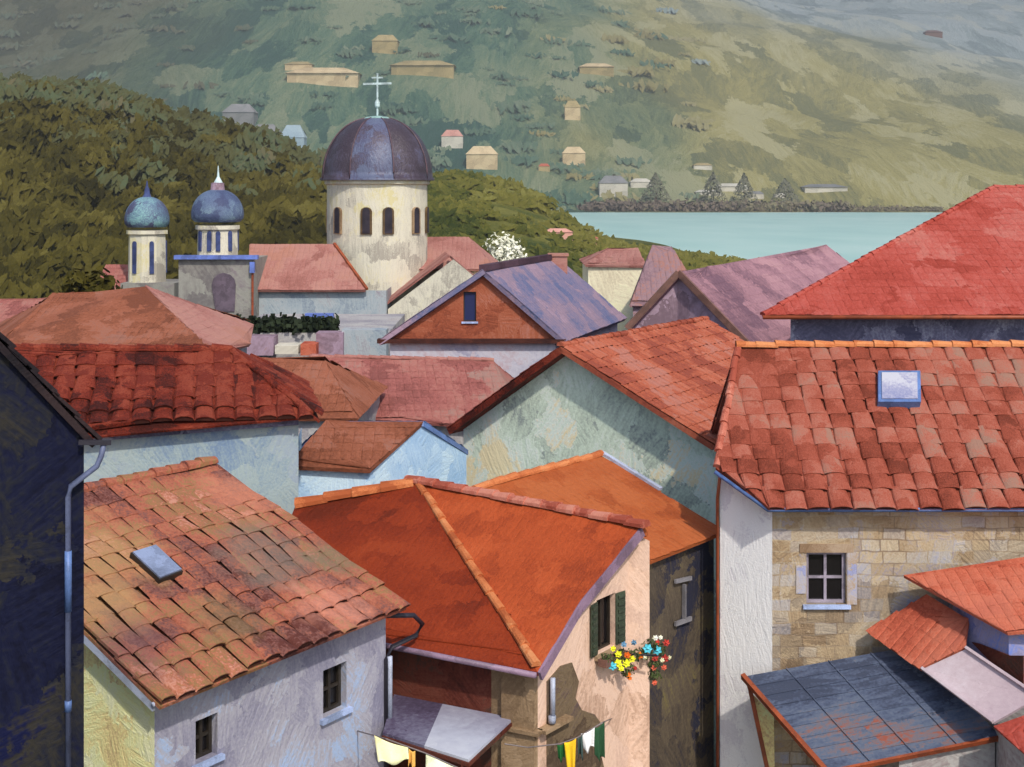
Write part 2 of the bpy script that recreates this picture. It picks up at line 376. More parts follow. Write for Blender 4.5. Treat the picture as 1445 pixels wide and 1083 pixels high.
    M['wall_greyblue'] = brush('cool_grey_render', [(120, 132, 146), (144, 156, 164), (158, 166, 170), (140, 134, 142)], s=0.6, bump=.05, gain=1.1)
    M['wall_gable_brown'] = brush('brown_tile_hanging', [(118, 62, 48), (146, 80, 60), (158, 94, 74), (166, 112, 104)], s=0.9, bump=.05)
    M['wall_violet'] = brush('violet_shade_plaster', [(74, 76, 104), (92, 92, 118), (116, 116, 144), (160, 164, 186)], s=0.9, bump=.04)
    M['wall_drum'] = brush('cream_limestone', [(170, 160, 142), (206, 196, 172), (220, 210, 184), (214, 200, 150)], s=0.8, bump=.06, stretch=(1, 1, .08), turn=.3)
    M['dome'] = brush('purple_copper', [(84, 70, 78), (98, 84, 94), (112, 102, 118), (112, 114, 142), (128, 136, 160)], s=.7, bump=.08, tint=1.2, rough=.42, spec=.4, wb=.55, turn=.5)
    M['dome_blue'] = brush('blue_copper', [(66, 76, 112), (82, 98, 134), (98, 118, 150), (124, 152, 170)], s=1.2, bump=.06, rough=.55)
    M['patina'] = plain('patina', (140, 172, 166))
    M['cross'] = plain('pale_iron', (178, 198, 200))
    M['slot'] = plain('belfry_dark', (52, 48, 56), spec=.1)
    M['slot_brown'] = plain('louvre_brown', (92, 74, 52), spec=.1)
    M['slot_blue'] = plain('louvre_blue', (62, 72, 112), spec=.1)
    M['blue_trim'] = plain('blue_paint', (92, 112, 178))
    M['zinc'] = plain('zinc', (120, 132, 160), rough=.45)
    M['zinc_pale'] = plain('pale_zinc', (160, 168, 188), rough=.45)
    M['zinc_dark'] = plain('dark_zinc', (84, 92, 120), rough=.5)
    M['anchor'] = plain('anchor_iron', (128, 126, 132))
    M['zinc_blue'] = plain('blue_zinc', (84, 110, 160), rough=.45)
    M['pipe_dark'] = plain('dark_pipe', (38, 36, 46), rough=.45)
    M['frame_white'] = plain('window_paint', (142, 134, 148))
    M['frame_dark'] = plain('dark_joinery', (44, 38, 32))
    M['sill_blue'] = plain('blue_stone_sill', (140, 156, 190), gain=1.2)
    M['lintel'] = brush('lintel_stone', [(120, 96, 72), (146, 122, 98), (170, 150, 128)], s=3, bump=.01)
    M['glass'] = glass('window_glass'); M['skylight_glass'] = brush('skylight_glass', [(134, 144, 190), (168, 170, 204), (196, 194, 216), (226, 224, 232)], s=1.6, bump=.004, rough=.3, wl=.8)  # skylight pane: cloud reflection painted in as white and lavender patches
    M['shutter'] = plain('green_shutter', (58, 68, 54))
    M['wood'] = plain('rust_timber', (142, 70, 40))
    M['purple_fascia'] = plain('mauve_fascia', (126, 104, 124))
    M['roof_near_black'] = brush('near_black_clay', [(22, 18, 24), (36, 28, 32), (48, 36, 38)], s=2, bump=.02)  # near-black clay for the roof of the dark house
    M['jamb'] = brush('bluish_jamb', [(140, 140, 160), (150, 156, 196), (176, 172, 176), (170, 150, 130)], s=3, bump=.01)
    M['sheet'] = brush('rusting_sheet', [(66, 72, 92), (84, 92, 116), (98, 106, 126), (122, 104, 108), (150, 84, 70)], s=1.1, bump=.02, wc=.45, wl=.8, wb=.5,
                       cell=(.35, 1, 1), stretch=(.12, 1, 1), turn=.2, rough=.5, tint=.3)
    M['chute'] = brush('mauve_sheet', [(160, 142, 152), (182, 164, 172), (198, 182, 188), (214, 204, 210)], s=.8, bump=.01, wc=.2, wb=.3, wg=.1, contrast=1.5)
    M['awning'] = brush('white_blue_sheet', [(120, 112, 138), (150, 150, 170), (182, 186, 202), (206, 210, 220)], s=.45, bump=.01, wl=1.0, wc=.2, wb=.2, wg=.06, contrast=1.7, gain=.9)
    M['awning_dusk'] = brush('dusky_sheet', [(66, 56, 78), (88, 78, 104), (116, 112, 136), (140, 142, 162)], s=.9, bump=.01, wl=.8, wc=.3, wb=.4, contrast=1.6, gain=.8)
    M['trunk'] = plain('bark', (72, 58, 44))
    def stone():
        def ex(t, col, co, br, f):
            nz = t.n('ShaderNodeTexNoise', i={'Vector': co, 'Scale': 1.6, 'Detail': 2.0})
            o2 = t.vmath('ADD', co, t.scale(t.vmath('SUBTRACT', nz.outputs['Color'], (.5, .5, .5)), .14))
            sx = t.n('ShaderNodeSeparateXYZ', i={0: o2})
            cv = t.n('ShaderNodeCombineXYZ', i={0: sx.outputs[0], 1: sx.outputs[2], 2: 0.0}).outputs[0]
            bk = t.n('ShaderNodeTexBrick', i={'Vector': cv, 'Color1': (0, 0, 0, 1), 'Color2': (1, 1, 1, 1), 'Mortar': (.5, .5, .5, 1), 'Scale': 1.0,
                                            'Mortar Size': .022, 'Mortar Smooth': .6, 'Brick Width': .52, 'Row Height': .27, 'Bias': 0.0})
            bk.offset_frequency = 2; bk.squash = .8; bk.squash_frequency = 3
            sc = t.n('ShaderNodeSeparateColor', i={0: bk.outputs['Color']}).outputs[0]
            c2 = t.ramp(sc, [(146, 112, 80), (170, 140, 108), (196, 168, 132), (176, 160, 146), (160, 160, 176), (204, 184, 156)])
            mx = t.n('ShaderNodeMix', data_type='RGBA', i={0: .42, 6: col, 7: c2}).outputs[2]
            lo = t.n('ShaderNodeTexNoise', i={'Vector': co, 'Scale': .8, 'Detail': 2.0}).outputs['Fac']
            k = t.math('MULTIPLY', bk.outputs['Fac'], t.n('ShaderNodeMapRange', i={0: lo, 1: .36, 2: .6}).outputs[0])
            return t.n('ShaderNodeMix', data_type='RGBA', i={0: t.math('MULTIPLY', k, .6), 6: mx, 7: (*lin((96, 72, 50)), 1)}).outputs[2]
        return brush('rubble_stone', [(110, 96, 78), (146, 126, 100), (178, 152, 116), (196, 176, 144), (168, 162, 168)], s=1.4, bump=.05, extra=ex, wl=.5)
    M['wall_stone'] = stone()
    M['paving'] = brush('worn_paving', [(84, 78, 74), (110, 102, 94), (130, 122, 112)], s=.6, bump=.02)
mk()

# ================================================================== NEAR HOUSES
Z0 = 4.0
def xyz(p, z): return V(p[0], p[1], z)
def tup(p, z=None): return (p[0], p[1], p[2] if z is None else z)

# ---- the dark house at the left edge
def navy_house():
    fr = V(-5.37, 16, 0); du = V(.866, .5, 0); bk = V(-.5, .866, 0)
    fl = fr - du * 4.4; fm = fr - du * 2.2
    g = thing('dark_house', house_base(fl, fr, fr + bk * 3), 'tall dark navy house filling the left edge, with a sloping gable top', 'house')
    loop = [tup(fl, 23.0), tup(fm, 25.6), tup(fr, 23.0), tup(fr + bk * 3, 23.0), tup(fm + bk * 3, 25.6), tup(fl + bk * 3, 23.0)]
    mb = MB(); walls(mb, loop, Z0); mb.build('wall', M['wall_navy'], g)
    o = .12
    e0, e1 = fr - bk * .1 + du * o, fr + bk * 3.1 + du * o
    f0, f1 = fl - bk * .1 - du * o, fl + bk * 3.1 - du * o
    r0, r1 = fm - bk * .1, fm + bk * 3.1
    dz = o * 2.6 / 2.2
    tiled('roof', g, [[xyz(e0, 23.03 - dz), xyz(e1, 23.03 - dz), xyz(r1, 25.63), xyz(r0, 25.63)], [xyz(f1, 23.03 - dz), xyz(f0, 23.03 - dz), xyz(r0, 25.63), xyz(r1, 25.63)]],
          [M['roof_near_black'], M['hollow']], us=[bk, bk], amp=.05, thick=.08)
    A, B = fl, fr
    def wp(px, py, k):
        s, z = WP(px, py, A, B); return V(A.x, A.y, 0) + du * s + V(.5, -.866, 0) * k + V(0, 0, z)
    mb = MB(); mb.tube([wp(143, 622, .16), wp(139, 640, .16), wp(133, 655, .15), wp(97, 684, .12), wp(94, 700, .1), wp(94, 1160, .1)], .036, 10)
    pipe = mb.build('downpipe', M['zinc_dark'], g, smooth=True)
    for ya, yb in ((775, 860), (985, 1000)):
        mb = MB(); mb.tube([wp(94, ya, .1), wp(94, yb, .1)], .044, 10); mb.build('collar', M['zinc_blue'], pipe, smooth=True)
    mb = MB(); mb.bar(wp(108, 622, .12), wp(152, 621, .2), .05, .06); mb.build('gutter', M['pipe_dark'], g)
navy_house()

# ---- house with the rust-red roof
def rust_house():
    e0 = P(-60, 626, 29.6); e1 = P(442, 588, 32); r1 = P(325, 493, 34.8); r0 = PP(-80, 491, e0, e1, r1)
    g = thing('rust_roof_house', house_base(e0, e1, r1, r0), 'house with a dark rust-red tiled roof above a blue-grey wall, beside the tall dark house', 'house')
    be0, be1 = V(2 * r0.x - e0.x, 2 * r0.y - e0.y + 1, e0.z), V(-6.4, 38.2, e1.z)
    tiled('roof', g, [[e0, e1, r1, r0], [be1, be0, r0, r1], [e1, be1, r1]], [M['roof_rust'], M['hollow']], tw=.5, rh=.62, amp=.12, lift=.05, jit=.75, seed=11, wob=.07, over=.14, thick=.05, fade=.35, eave=1.8)
    mb = MB(); ridge_row(mb, r0, r1, .16, .5, t0=.55); ridge_row(mb, r1, e1 + V(-.1, .1, .1), .11, .5, t0=.4); mb.build('ridge_tiles', M['roof_rust'], g)
    fl = e0 + V(.3, .35, 0); fr = e1 + V(-.42, .3, 0)
    loop = [tup(fl, e0.z - .12), tup(fr, e1.z - .05), (-6.75, 37.9, e1.z - .05), (be0.x, be0.y - .4, e0.z - .1)]
    mb = MB(); walls(mb, loop, Z0); mb.build('wall', M['wall_bluegrey'], g)
    mb = MB(); mb.bar(fl + V(0, -.04, -.13), fr + V(0, -.04, -.16), .1, .18); mb.build('cornice', M['wall_violet'], g)
rust_house()

# ---- mossy tiled house with the skylight, left foreground
BH = {}
def mossy_house():
    d = V(.588, .809, 0); up = V(-.809, .588, 0)
    e0 = V(-5.64, 20, 18.06); e1 = V(-2.3, 24.6, 18.06); r0 = e0 + up * 5.15; r1 = e1 + up * 5.15; r0.z = r1.z = 20.14
    g = thing('mossy_roof_house', house_base(e0, e1, r0, r1), 'lavender-grey house in the left foreground under a weathered mossy tiled roof with skylight', 'house')
    b0, b1 = e0 + up * 10.3, e1 + up * 10.3
    er, rr_ = e1 + d * .18, r1 + d * .05
    tiled('roof', g, [[e0, er, rr_, r0], [b1, b0, r0, rr_]], [M['roof_mossy'], M['hollow']], tw=.38, rh=.52, amp=.075, lift=.045, jit=1.0, seed=5, wob=.09, over=.1, thick=.06, patch=.8, fade=.42, eave=2.6)
    mb = MB(); ridge_row(mb, r0 + V(0, 0, .02), r1 + V(0, 0, .02), .15, .42, t0=.6); mb.build('ridge_tiles', M['roof_mossy'], g)
    c0 = e0 + up * .3 + d * .28; c1 = e1 + up * .27 + d * .1
    q0 = e0 + up * 9.9 + d * .28; q1 = e1 + up * 9.9 - d * .12
    k0 = e0 + up * 5.15 + d * .28; k1 = e1 + up * 5.15 - d * .12
    zt = 18.06 + .28 * 2.08 / 5.15 - .1
    loop = [tup(c0, zt), tup(c1, zt), tup(k1, 20.0), tup(q1, zt), tup(q0, zt), tup(k0, 20.0)]
    holes = []
    for (x0, y0, x1, y1) in ((276, 1012, 307, 1072), (456, 940, 489, 1006)):
        sa, zb = WP(x0, (y0 + y0 + 6) / 2, c0, c1); sb, _ = WP(x1, y0, c0, c1); _, za = WP((x0 + x1) / 2, y1, c0, c1); _, zb = WP((x0 + x1) / 2, y0, c0, c1)
        holes.append((sa, sb, za, zb))
    mb = MB(); walls(mb, loop[:2], Z0, {0: holes}, closed=False); walls(mb, loop[1:6], Z0, closed=False); mb.build('wall', M['wall_lavender'], g)
    mb = MB(); walls(mb, [loop[5], loop[0]], Z0, closed=False); walls(mb, [loop[4], loop[5]], Z0, closed=False); mb.build('wall', M['wall_cream'], g)
    for h in holes:
        window(g, c0, c1, h, M['frame_dark'], M['glass'], grid=(2, 2), sill=M['sill_blue'], inset=.14, fw=.07)
    # skylight lying on the tiles
    n = (e1 - e0).cross(r0 - e0).normalized()
    a = [PP(x, y, e0, e1, r1) for x, y in ((181, 792), (216, 781), (255, 818), (222, 831))]
    mb = MB(); mb.prism([p + n * .05 for p in a], n * .13); sk = mb.build('skylight', M['frame_dark'], g)
    cc = sum(a, V(0, 0, 0)) / 4
    b = [cc + (p - cc) * .93 for p in a]
    mb = MB(); mb.prism([p + n * .183 for p in b], n * .03); mb.build('cover', M['zinc'], sk)
    # barge board, gutter, downpipe
    mb = MB(); mb.bar(e0 + V(.02, .02, -.15) + up * -.02, r0 + V(.02, .02, -.15), .05, .16); mb.build('bargeboard', M['zinc_pale'], g)
    gz = V(0, 0, -.1)
    gutter(g, [e0 - up * .03 + gz - d * .02, e0 + (e1 - e0) * .33 + up * .06 + gz * 1.3], .04, M['zinc_pale'])
    pw = lambda px, py, k: (lambda sz: V(c0.x, c0.y, 0) + d * sz[0] - up * k + V(0, 0, sz[1]))(WP(px, py, c0, c1))
    mb = MB(); mb.tube([pw(538, 868, .1), pw(566, 864, .36), pw(577, 876, .38), pw(574, 893, .28), pw(549, 912, .1), pw(543, 930, .07), pw(543, 1200, .07)], .048, 10)
    dp = mb.build('downpipe', M['pipe_dark'], g, smooth=True)
    mb = MB(); mb.tube([pw(545, 925, .12), pw(545, 1035, .12)], .05, 10); mb.build('pale_sleeve', M['zinc_pale'], dp, smooth=True)
    BH.update(c0=c0, c1=c1, d=d, up=up, e1=e1)
mossy_house()

# ---- orange hipped house, centre
OH = {}
def orange_house():
    ap = V(-2.25, 30.7, 19); rr = V(2.7, 26.7, 19); co = V(.5, 24, 17); el = V(-5.2, 26.95, 17.0); rl = V(-5.2, 30.8, 18.45)
    g = thing('orange_roof_house', house_base(ap, rr, co, el), 'house with a plain bright orange hipped roof and a peach side wall, centre foreground', 'house')
    rd = (rr - ap).normalized()
    mid = co + (rr - co) * .45 + V(-.16, .1, 0) + V(0, 0, -.04)
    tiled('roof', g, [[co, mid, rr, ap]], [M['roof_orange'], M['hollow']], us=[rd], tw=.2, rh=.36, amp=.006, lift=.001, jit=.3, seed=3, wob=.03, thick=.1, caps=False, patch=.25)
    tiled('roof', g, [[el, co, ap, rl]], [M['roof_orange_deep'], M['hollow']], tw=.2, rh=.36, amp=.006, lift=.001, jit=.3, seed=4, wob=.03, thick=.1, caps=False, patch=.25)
    bkr = rr + V(.63, .77, 0) * .3 + V(0, 0, -.17); bka = ap + V(.63, .77, 0) * 3 + V(0, 0, -1.7); bkl = rl + V(-.1, 2.4, -1.1)
    tiled('roof', g, [[bkr, bka, ap, rr], [bka, bkl, rl, ap]], [M['roof_orange_dull'], M['hollow']], tw=.22, amp=.02, lift=.004, seed=5, caps=False)
    mb = MB(); ridge_row(mb, rr + V(.12, -.1, .03), ap + V(-.25, .2, .03), .15, .46, t0=.5, seed=4, jit=.9); mb.build('ridge_tiles', M['cap_pink'], g)
    mb = MB(); ridge_row(mb, co + V(-.03, .05, .06), ap + V(-.02, 0, 0), .1, .62, t0=.55, seed=6, jit=.8); mb.build('hip_tiles', M['cap_light'], g)
    mb = MB(); ridge_row(mb, rl + V(0, -.05, .0), ap + V(-.2, -.02, -.02), .19, .7, t0=.3, seed=8, jit=.6); mb.build('ridge_tiles', M['cap_light'], g)
    c = co + V(-.02, .42, 0); r = rr + V(-.24, .22, 0)
    L = el + V(.2, .4, 0)
    bk1 = bkr + V(.02, .05, 0); bl = V(-5.0, 33.1, 0)
    dA = (c - L); dA.z = 0; dA.normalize()
    dB = V(r.x - c.x, r.y - c.y, 0).normalized()
    # peach gable wall with its window
    w = []
    s0, zb = WP(842, 842, c, r); s1, _ = WP(868, 842, c, r); _, za = WP(855, 918, c, r); _, zb = WP(855, 842, c, r)
    hole = (s0, s1, za, zb)
    mb = MB(); walls(mb, [tup(c, 17.12), tup(r, 18.84)], Z0, {0: [hole]}, closed=False); walls(mb, [tup(r, 18.84), tup(bk1, 18.6), tup(bka, 17.1), tup(bkl, 17.1), ], Z0, closed=False)
    mb.build('wall', M['wall_peach'], g)
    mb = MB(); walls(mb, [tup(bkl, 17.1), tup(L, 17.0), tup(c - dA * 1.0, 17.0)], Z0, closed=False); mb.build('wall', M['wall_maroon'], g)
    mb = MB(); walls(mb, [tup(c - dA * 1.0, 17.0), tup(c, 17.12)], Z0, closed=False)
    mb.bar(xyz(c - dA * .38 + V(-.0, -.05, 0), Z0), xyz(c - dA * .38 + V(-.0, -.05, 0), 16.85), .72, .16, up=V(dA.y, -dA.x, 0)); mb.build('corner_pilaster', M['wall_ochre'], g)
    window(g, c, r, hole, M['frame_dark'], M['glass'], grid=(2, 1), sill=M['wall_ochre'], inset=.12, fw=.05, shutters=M['shutter'])
    # verge board and eaves gutter
    n2 = V(dB.y, -dB.x, 0)
    mb = MB()
    for p, q in ((co, mid), (mid, rr)): mb.bar(p + V(.03, -.02, -.12), q + V(.03, -.02, -.12), .06, .2)
    mb.build('verge_board', M['purple_fascia'], g)
    ed = (co - el).normalized()
    gutter(g, [el + V(0, -.06, -.08), co - ed * .05 + V(0, -.06, -.1)], .06, M['purple_fascia'])
    pw = lambda px, py, k: (lambda sz: V(c.x, c.y, 0) + dB * sz[0] + n2 * k + V(0, 0, sz[1]))(WP(px, py, c, r))
    mb = MB(); mb.tube([pw(773, 955, .12), pw(773, 1016, .12)], .05, 8); mb.tube([pw(772, 1008, .12), pw(772, 1018, .12)], .075, 8); mb.build('downpipe', M['zinc_pale'], g, smooth=True)
    wq = lambda px, py: (lambda sz: V(c.x, c.y, 0) + dB * sz[0] + V(0, 0, sz[1]))(WP(px, py, c, r))
    mb = MB(); mb.prism([wq(*p) for p in ((771, 1250), (771, 962), (790, 940), (806, 935), (816, 962), (811, 985), (820, 1002), (838, 1008), (848, 1022), (846, 1060), (853, 1090), (852, 1250))], n2 * .022); mb.build('shadow_patch', M['wall_umber'], g)  # umber panel: stain plus the verge shadow prolonged down the wall in colour
    # ledge round the corner and the posts under it
    lz = WP(775, 1022, c, r)[1]
    mb = MB(); mb.bar(xyz(c - dA * .95, lz) + V(0, -.12, 0), xyz(c, lz) + V(.06, -.12, 0), .24, .07); mb.bar(xyz(c, lz) + n2 * .1, xyz(c + dB * .9, lz) + n2 * .1, .22, .07); mb.build('ledge', M['wall_ochre'], g)
    OH.update(n_front=V(dA.y, -dA.x, 0), c=c, r=r, dB=dB, n2=n2, dA=dA, hole=hole, pw=pw, L=L)
orange_house()

# ---- dark-walled house with the dull orange roof
def umber_house():
    d = V(.643, .766, 0); up = V(-.766, .643, 0)
    e1 = V(5.13, 31, 17.76); e0 = e1 - d * 4.86; r1 = e1 + up * 3.7; r0 = r1 - d * 4.9; r1.z = r0.z = 19.1
    g = thing('umber_house', house_base(e0, e1, r0, r1), 'house with a dull orange roof over a dark wall with a pale iron anchor', 'house')
    b0, b1 = e0 + up * 7.4, e1 + up * 7.4
    tiled('roof', g, [[e0, e1, r1, r0], [b1, b0, r0, r1]], [M['roof_orange_dull'], M['hollow']], tw=.22, rh=.4, amp=.01, lift=.003, jit=.5, seed=21, wob=.03, caps=False, thick=.09)
    mb = MB(); ridge_row(mb, r1 + V(.03, 0, .03), r0 + V(0, 0, .02), .12, .5, t0=.4); mb.build('ridge_tiles', M['cap_light'], g)
    mb = MB(); mb.bar(r1 + V(.05, .02, .06), r1 + (e1 - r1) * .5 + V(.05, .02, .05), .14, .07); mb.build('verge_board', M['zinc_pale'], g)
    c0 = e0 + up * .16 - d * .0; c1 = e1 + up * .2 - d * .1; zt = 17.76
    loop = [tup(c0, zt - .06), tup(c1, zt - .06), tup(r1 - d * .1, 19.0), tup(b1 - up * .2 - d * .1, zt - .06), tup(b0 - up * .2, zt - .06), tup(r0, 19.0)]
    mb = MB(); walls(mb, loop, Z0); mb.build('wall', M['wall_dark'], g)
    pw = lambda px, py, k: (lambda sz: V(c0.x, c0.y, 0) + d * sz[0] - up * k + V(0, 0, sz[1]))(WP(px, py, c0, c1))
    mb = MB(); mb.bar(pw(962, 824, .04), pw(962, 872, .04), .1, .04, up=d)
    mb.bar(pw(949, 820, .05), pw(971, 815, .05), .06, .09); mb.bar(pw(949, 880, .05), pw(971, 872, .05), .06, .1); mb.build('wall_anchor', M['anchor'], g)
    mb = MB(); mb.lathe(pw(903, 803, .12) - V(0, 0, .1), [(.02, 0), (.09, .02), (.1, .12), (.04, .2)], 12); mb.build('lamp', M['zinc_pale'], g)
    gutter(g, [c1 - up * .35 + V(0, 0, -.08), c1 - up * .35 + d * .02 + V(0, 0, -.08), pw(1019, 780, .06), pw(1019, 1200, .06)], .035, M['wood'], 'downpipe')
umber_house()

# ---- stone house with the big tiled roof, right
SH = {}
def stone_house():
    k = .709; ye = 28.7; ze = P(0, 712, ye).z
    pl = lambda y: ze + k * (y - ye)
    e0 = P(1085, 712, ye); e1 = V(21, ye, ze); r0 = P(1041, 488, 33); r0.z = pl(33); r1 = V(21, 33, pl(33)); v = P(1010, 660, 29.6); v.z = pl(29.6)
    g = thing('stone_house', house_base(e0, e1, r0, r1), 'rubble stone house with a whitewashed corner and four-pane window under a big speckled tiled roof', 'house')
    x = V(1, 0, 0)
    b0 = V(r0.x, 37.3, ze); b1 = V(21, 37.3, ze)
    tiled('roof', g, [[e0, e1, r1, r0, v], [b1, b0, r0, r1]], [M['roof_stone_house'], M['hollow']], us=[x, x], tw=.5, rh=.5, amp=.085, lift=.022, jit=.7, seed=31, wob=.06, over=.1, thick=.06, seg=7, patch=.45, fade=.5, eave=1.7)
    mb = MB(); ridge_row(mb, r0 + V(-.05, 0, .02), r1 + V(0, 0, .02), .14, .5, t0=.75); mb.build('ridge_tiles', M['cap_light'], g)
    mb = MB(); ridge_row(mb, v + V(.02, 0, .02), r0 + V(.0, 0, .02), .1, .5, t0=.35, seed=9); mb.build('verge_tiles', M['cap_pink'], g)
    yw = 29.12
    A = V(5.94, yw, 0); Bq = V(21, yw, 0); Cq = V(4.88, 29.92, 0)
    sa, zb = WP(1138, 780, A, Bq); sb, za = WP(1194, 853, A, Bq)
    hole = (sa, sb, za, zb)
    zt = pl(yw) - .13
    mb = MB(); walls(mb, [tup(A, zt), tup(Bq, zt)], Z0, {0: [hole]}, closed=False); mb.build('wall', M['wall_stone'], g)
    mb = MB(); walls(mb, [tup(Bq, zt), (21, 37, zt), (6.3, 37, zt), (5.95, 33, pl(33) - .15), tup(Cq, pl(29.92) - .13), tup(A, zt)], Z0, closed=False); mb.build('wall', M['wall_white'], g)
    window(g, A, Bq, hole, M['frame_white'], M['glass'], grid=(2, 2), sill=M['sill_blue'], lintel=M['lintel'], inset=.1, fw=.07)
    for s_, z0_, z1_ in ((sb + .02, za, zb), (sa - .24, za + .25, zb - .3)):
        mb = MB(); mb.prism([V(A.x + s_, yw, z0_), V(A.x + s_ + .22, yw, z0_), V(A.x + s_ + .22, yw, z1_), V(A.x + s_, yw, z1_)], V(0, -.025, 0)); mb.build('window_jamb', M['jamb'], g)
    n = V(0, -k, 1).normalized()
    a = [PP(px, py, e0, e1, r1) for px, py in ((1237, 578), (1297, 578), (1296, 534), (1237, 534))]
    mb = MB(); mb.prism([p + n * .02 for p in a], n * .24); sk = mb.build('skylight', M['zinc_blue'], g)
    cc = sum(a, V(0, 0, 0)) / 4
    mb = MB(); mb.prism([cc + (p - cc) * .84 + n * .262 for p in a], n * .025); mb.build('pane', M['skylight_glass'], sk)
    gutter(g, [v + V(-.02, -.05, -.1), e0 + V(-.04, -.06, -.11), e1 + V(0, -.06, -.11)], .05, M['zinc_blue'])
    mb = MB(); mb.tube([v + V(.12, .12, -.2), xyz(Cq + V(-.06, -.02, 0), 18.8), xyz(Cq + V(-.06, -.02, 0), Z0)], .04, 8); mb.build('downpipe', M['wood'], g, smooth=True)
    SH.update(A=A, B=Bq, yw=yw)
stone_house()

# ---- rusty sheet lean-to
def lean_to():
    tl, tr, br = P(1050, 955, 28.6), P(1288, 912, 28.6), P(1414, 1042, 26); bl = PP(1168, 1090, tl, tr, br)
    g = thing('lean_to', house_base(tl, tr, br, bl), 'lean-to shed with a blue and rust metal sheet roof against the stone wall', 'shed')
    n = newell([tl, bl, br, tr]); n = n if n.z > 0 else -n
    mb = MB(); rows = 9
    r = random.Random(2)
    for i in range(rows):
        a, b = i / rows, (i + 1.06) / rows
        q = [tl + (bl - tl) * b, tr + (br - tr) * b, tr + (br - tr) * a, tl + (bl - tl) * a]
        up_ = n * .022
        mb.prism([q[0] + up_, q[1] + up_, q[2] + n * .004, q[3] + n * .004], -n * .03, 0, r.choice((.2, .35, .5, .75, .95)))
    ns = 4
    for i in range(1, ns):
        s_ = i / ns
        mb.bar(tl + (tr - tl) * s_ + n * .03, bl + (br - bl) * s_ + n * .045, .02, .012, up=n, t=r.uniform(.2, .7))
    mb.build('roof', M['sheet'], g)
    mb = MB(); mb.bar(tl - n * .01 + V(-.03, 0, .02), bl - n * .01 + V(-.03, 0, .02), .1, .14, up=n); mb.bar(bl + V(0, -.02, 0), br + V(0, -.02, .02), .06, .1, up=n); mb.build('edge_board', M['wood'], g)
    mb = MB(); mb.bar(P(1056, 962, 28.5), P(1088, 1110, 28.3), .09, .09, up=V(0, 1, 0)); mb.build('post', M['wood'], g)
    mb = MB(); mb.prism([P(1064, 982, 28.56), P(1092, 1012, 28.56), P(1094, 1130, 28.56), P(1088, 1130, 28.56)], V(0, .05, 0)); mb.build('side_panel', M['wall_cream'], g)
    w0 = bl + (br - bl) * .42 + V(0, .12, -.1); w1 = br + V(-.1, .12, -.1)
    mb = MB(); walls(mb, [tup(w0), tup(w1), (w1.x + .1, 28.9, w1.z + .3), (w0.x, 28.9, w0.z + .3)], Z0); mb.build('wall', M['wall_grey'], g)
lean_to()

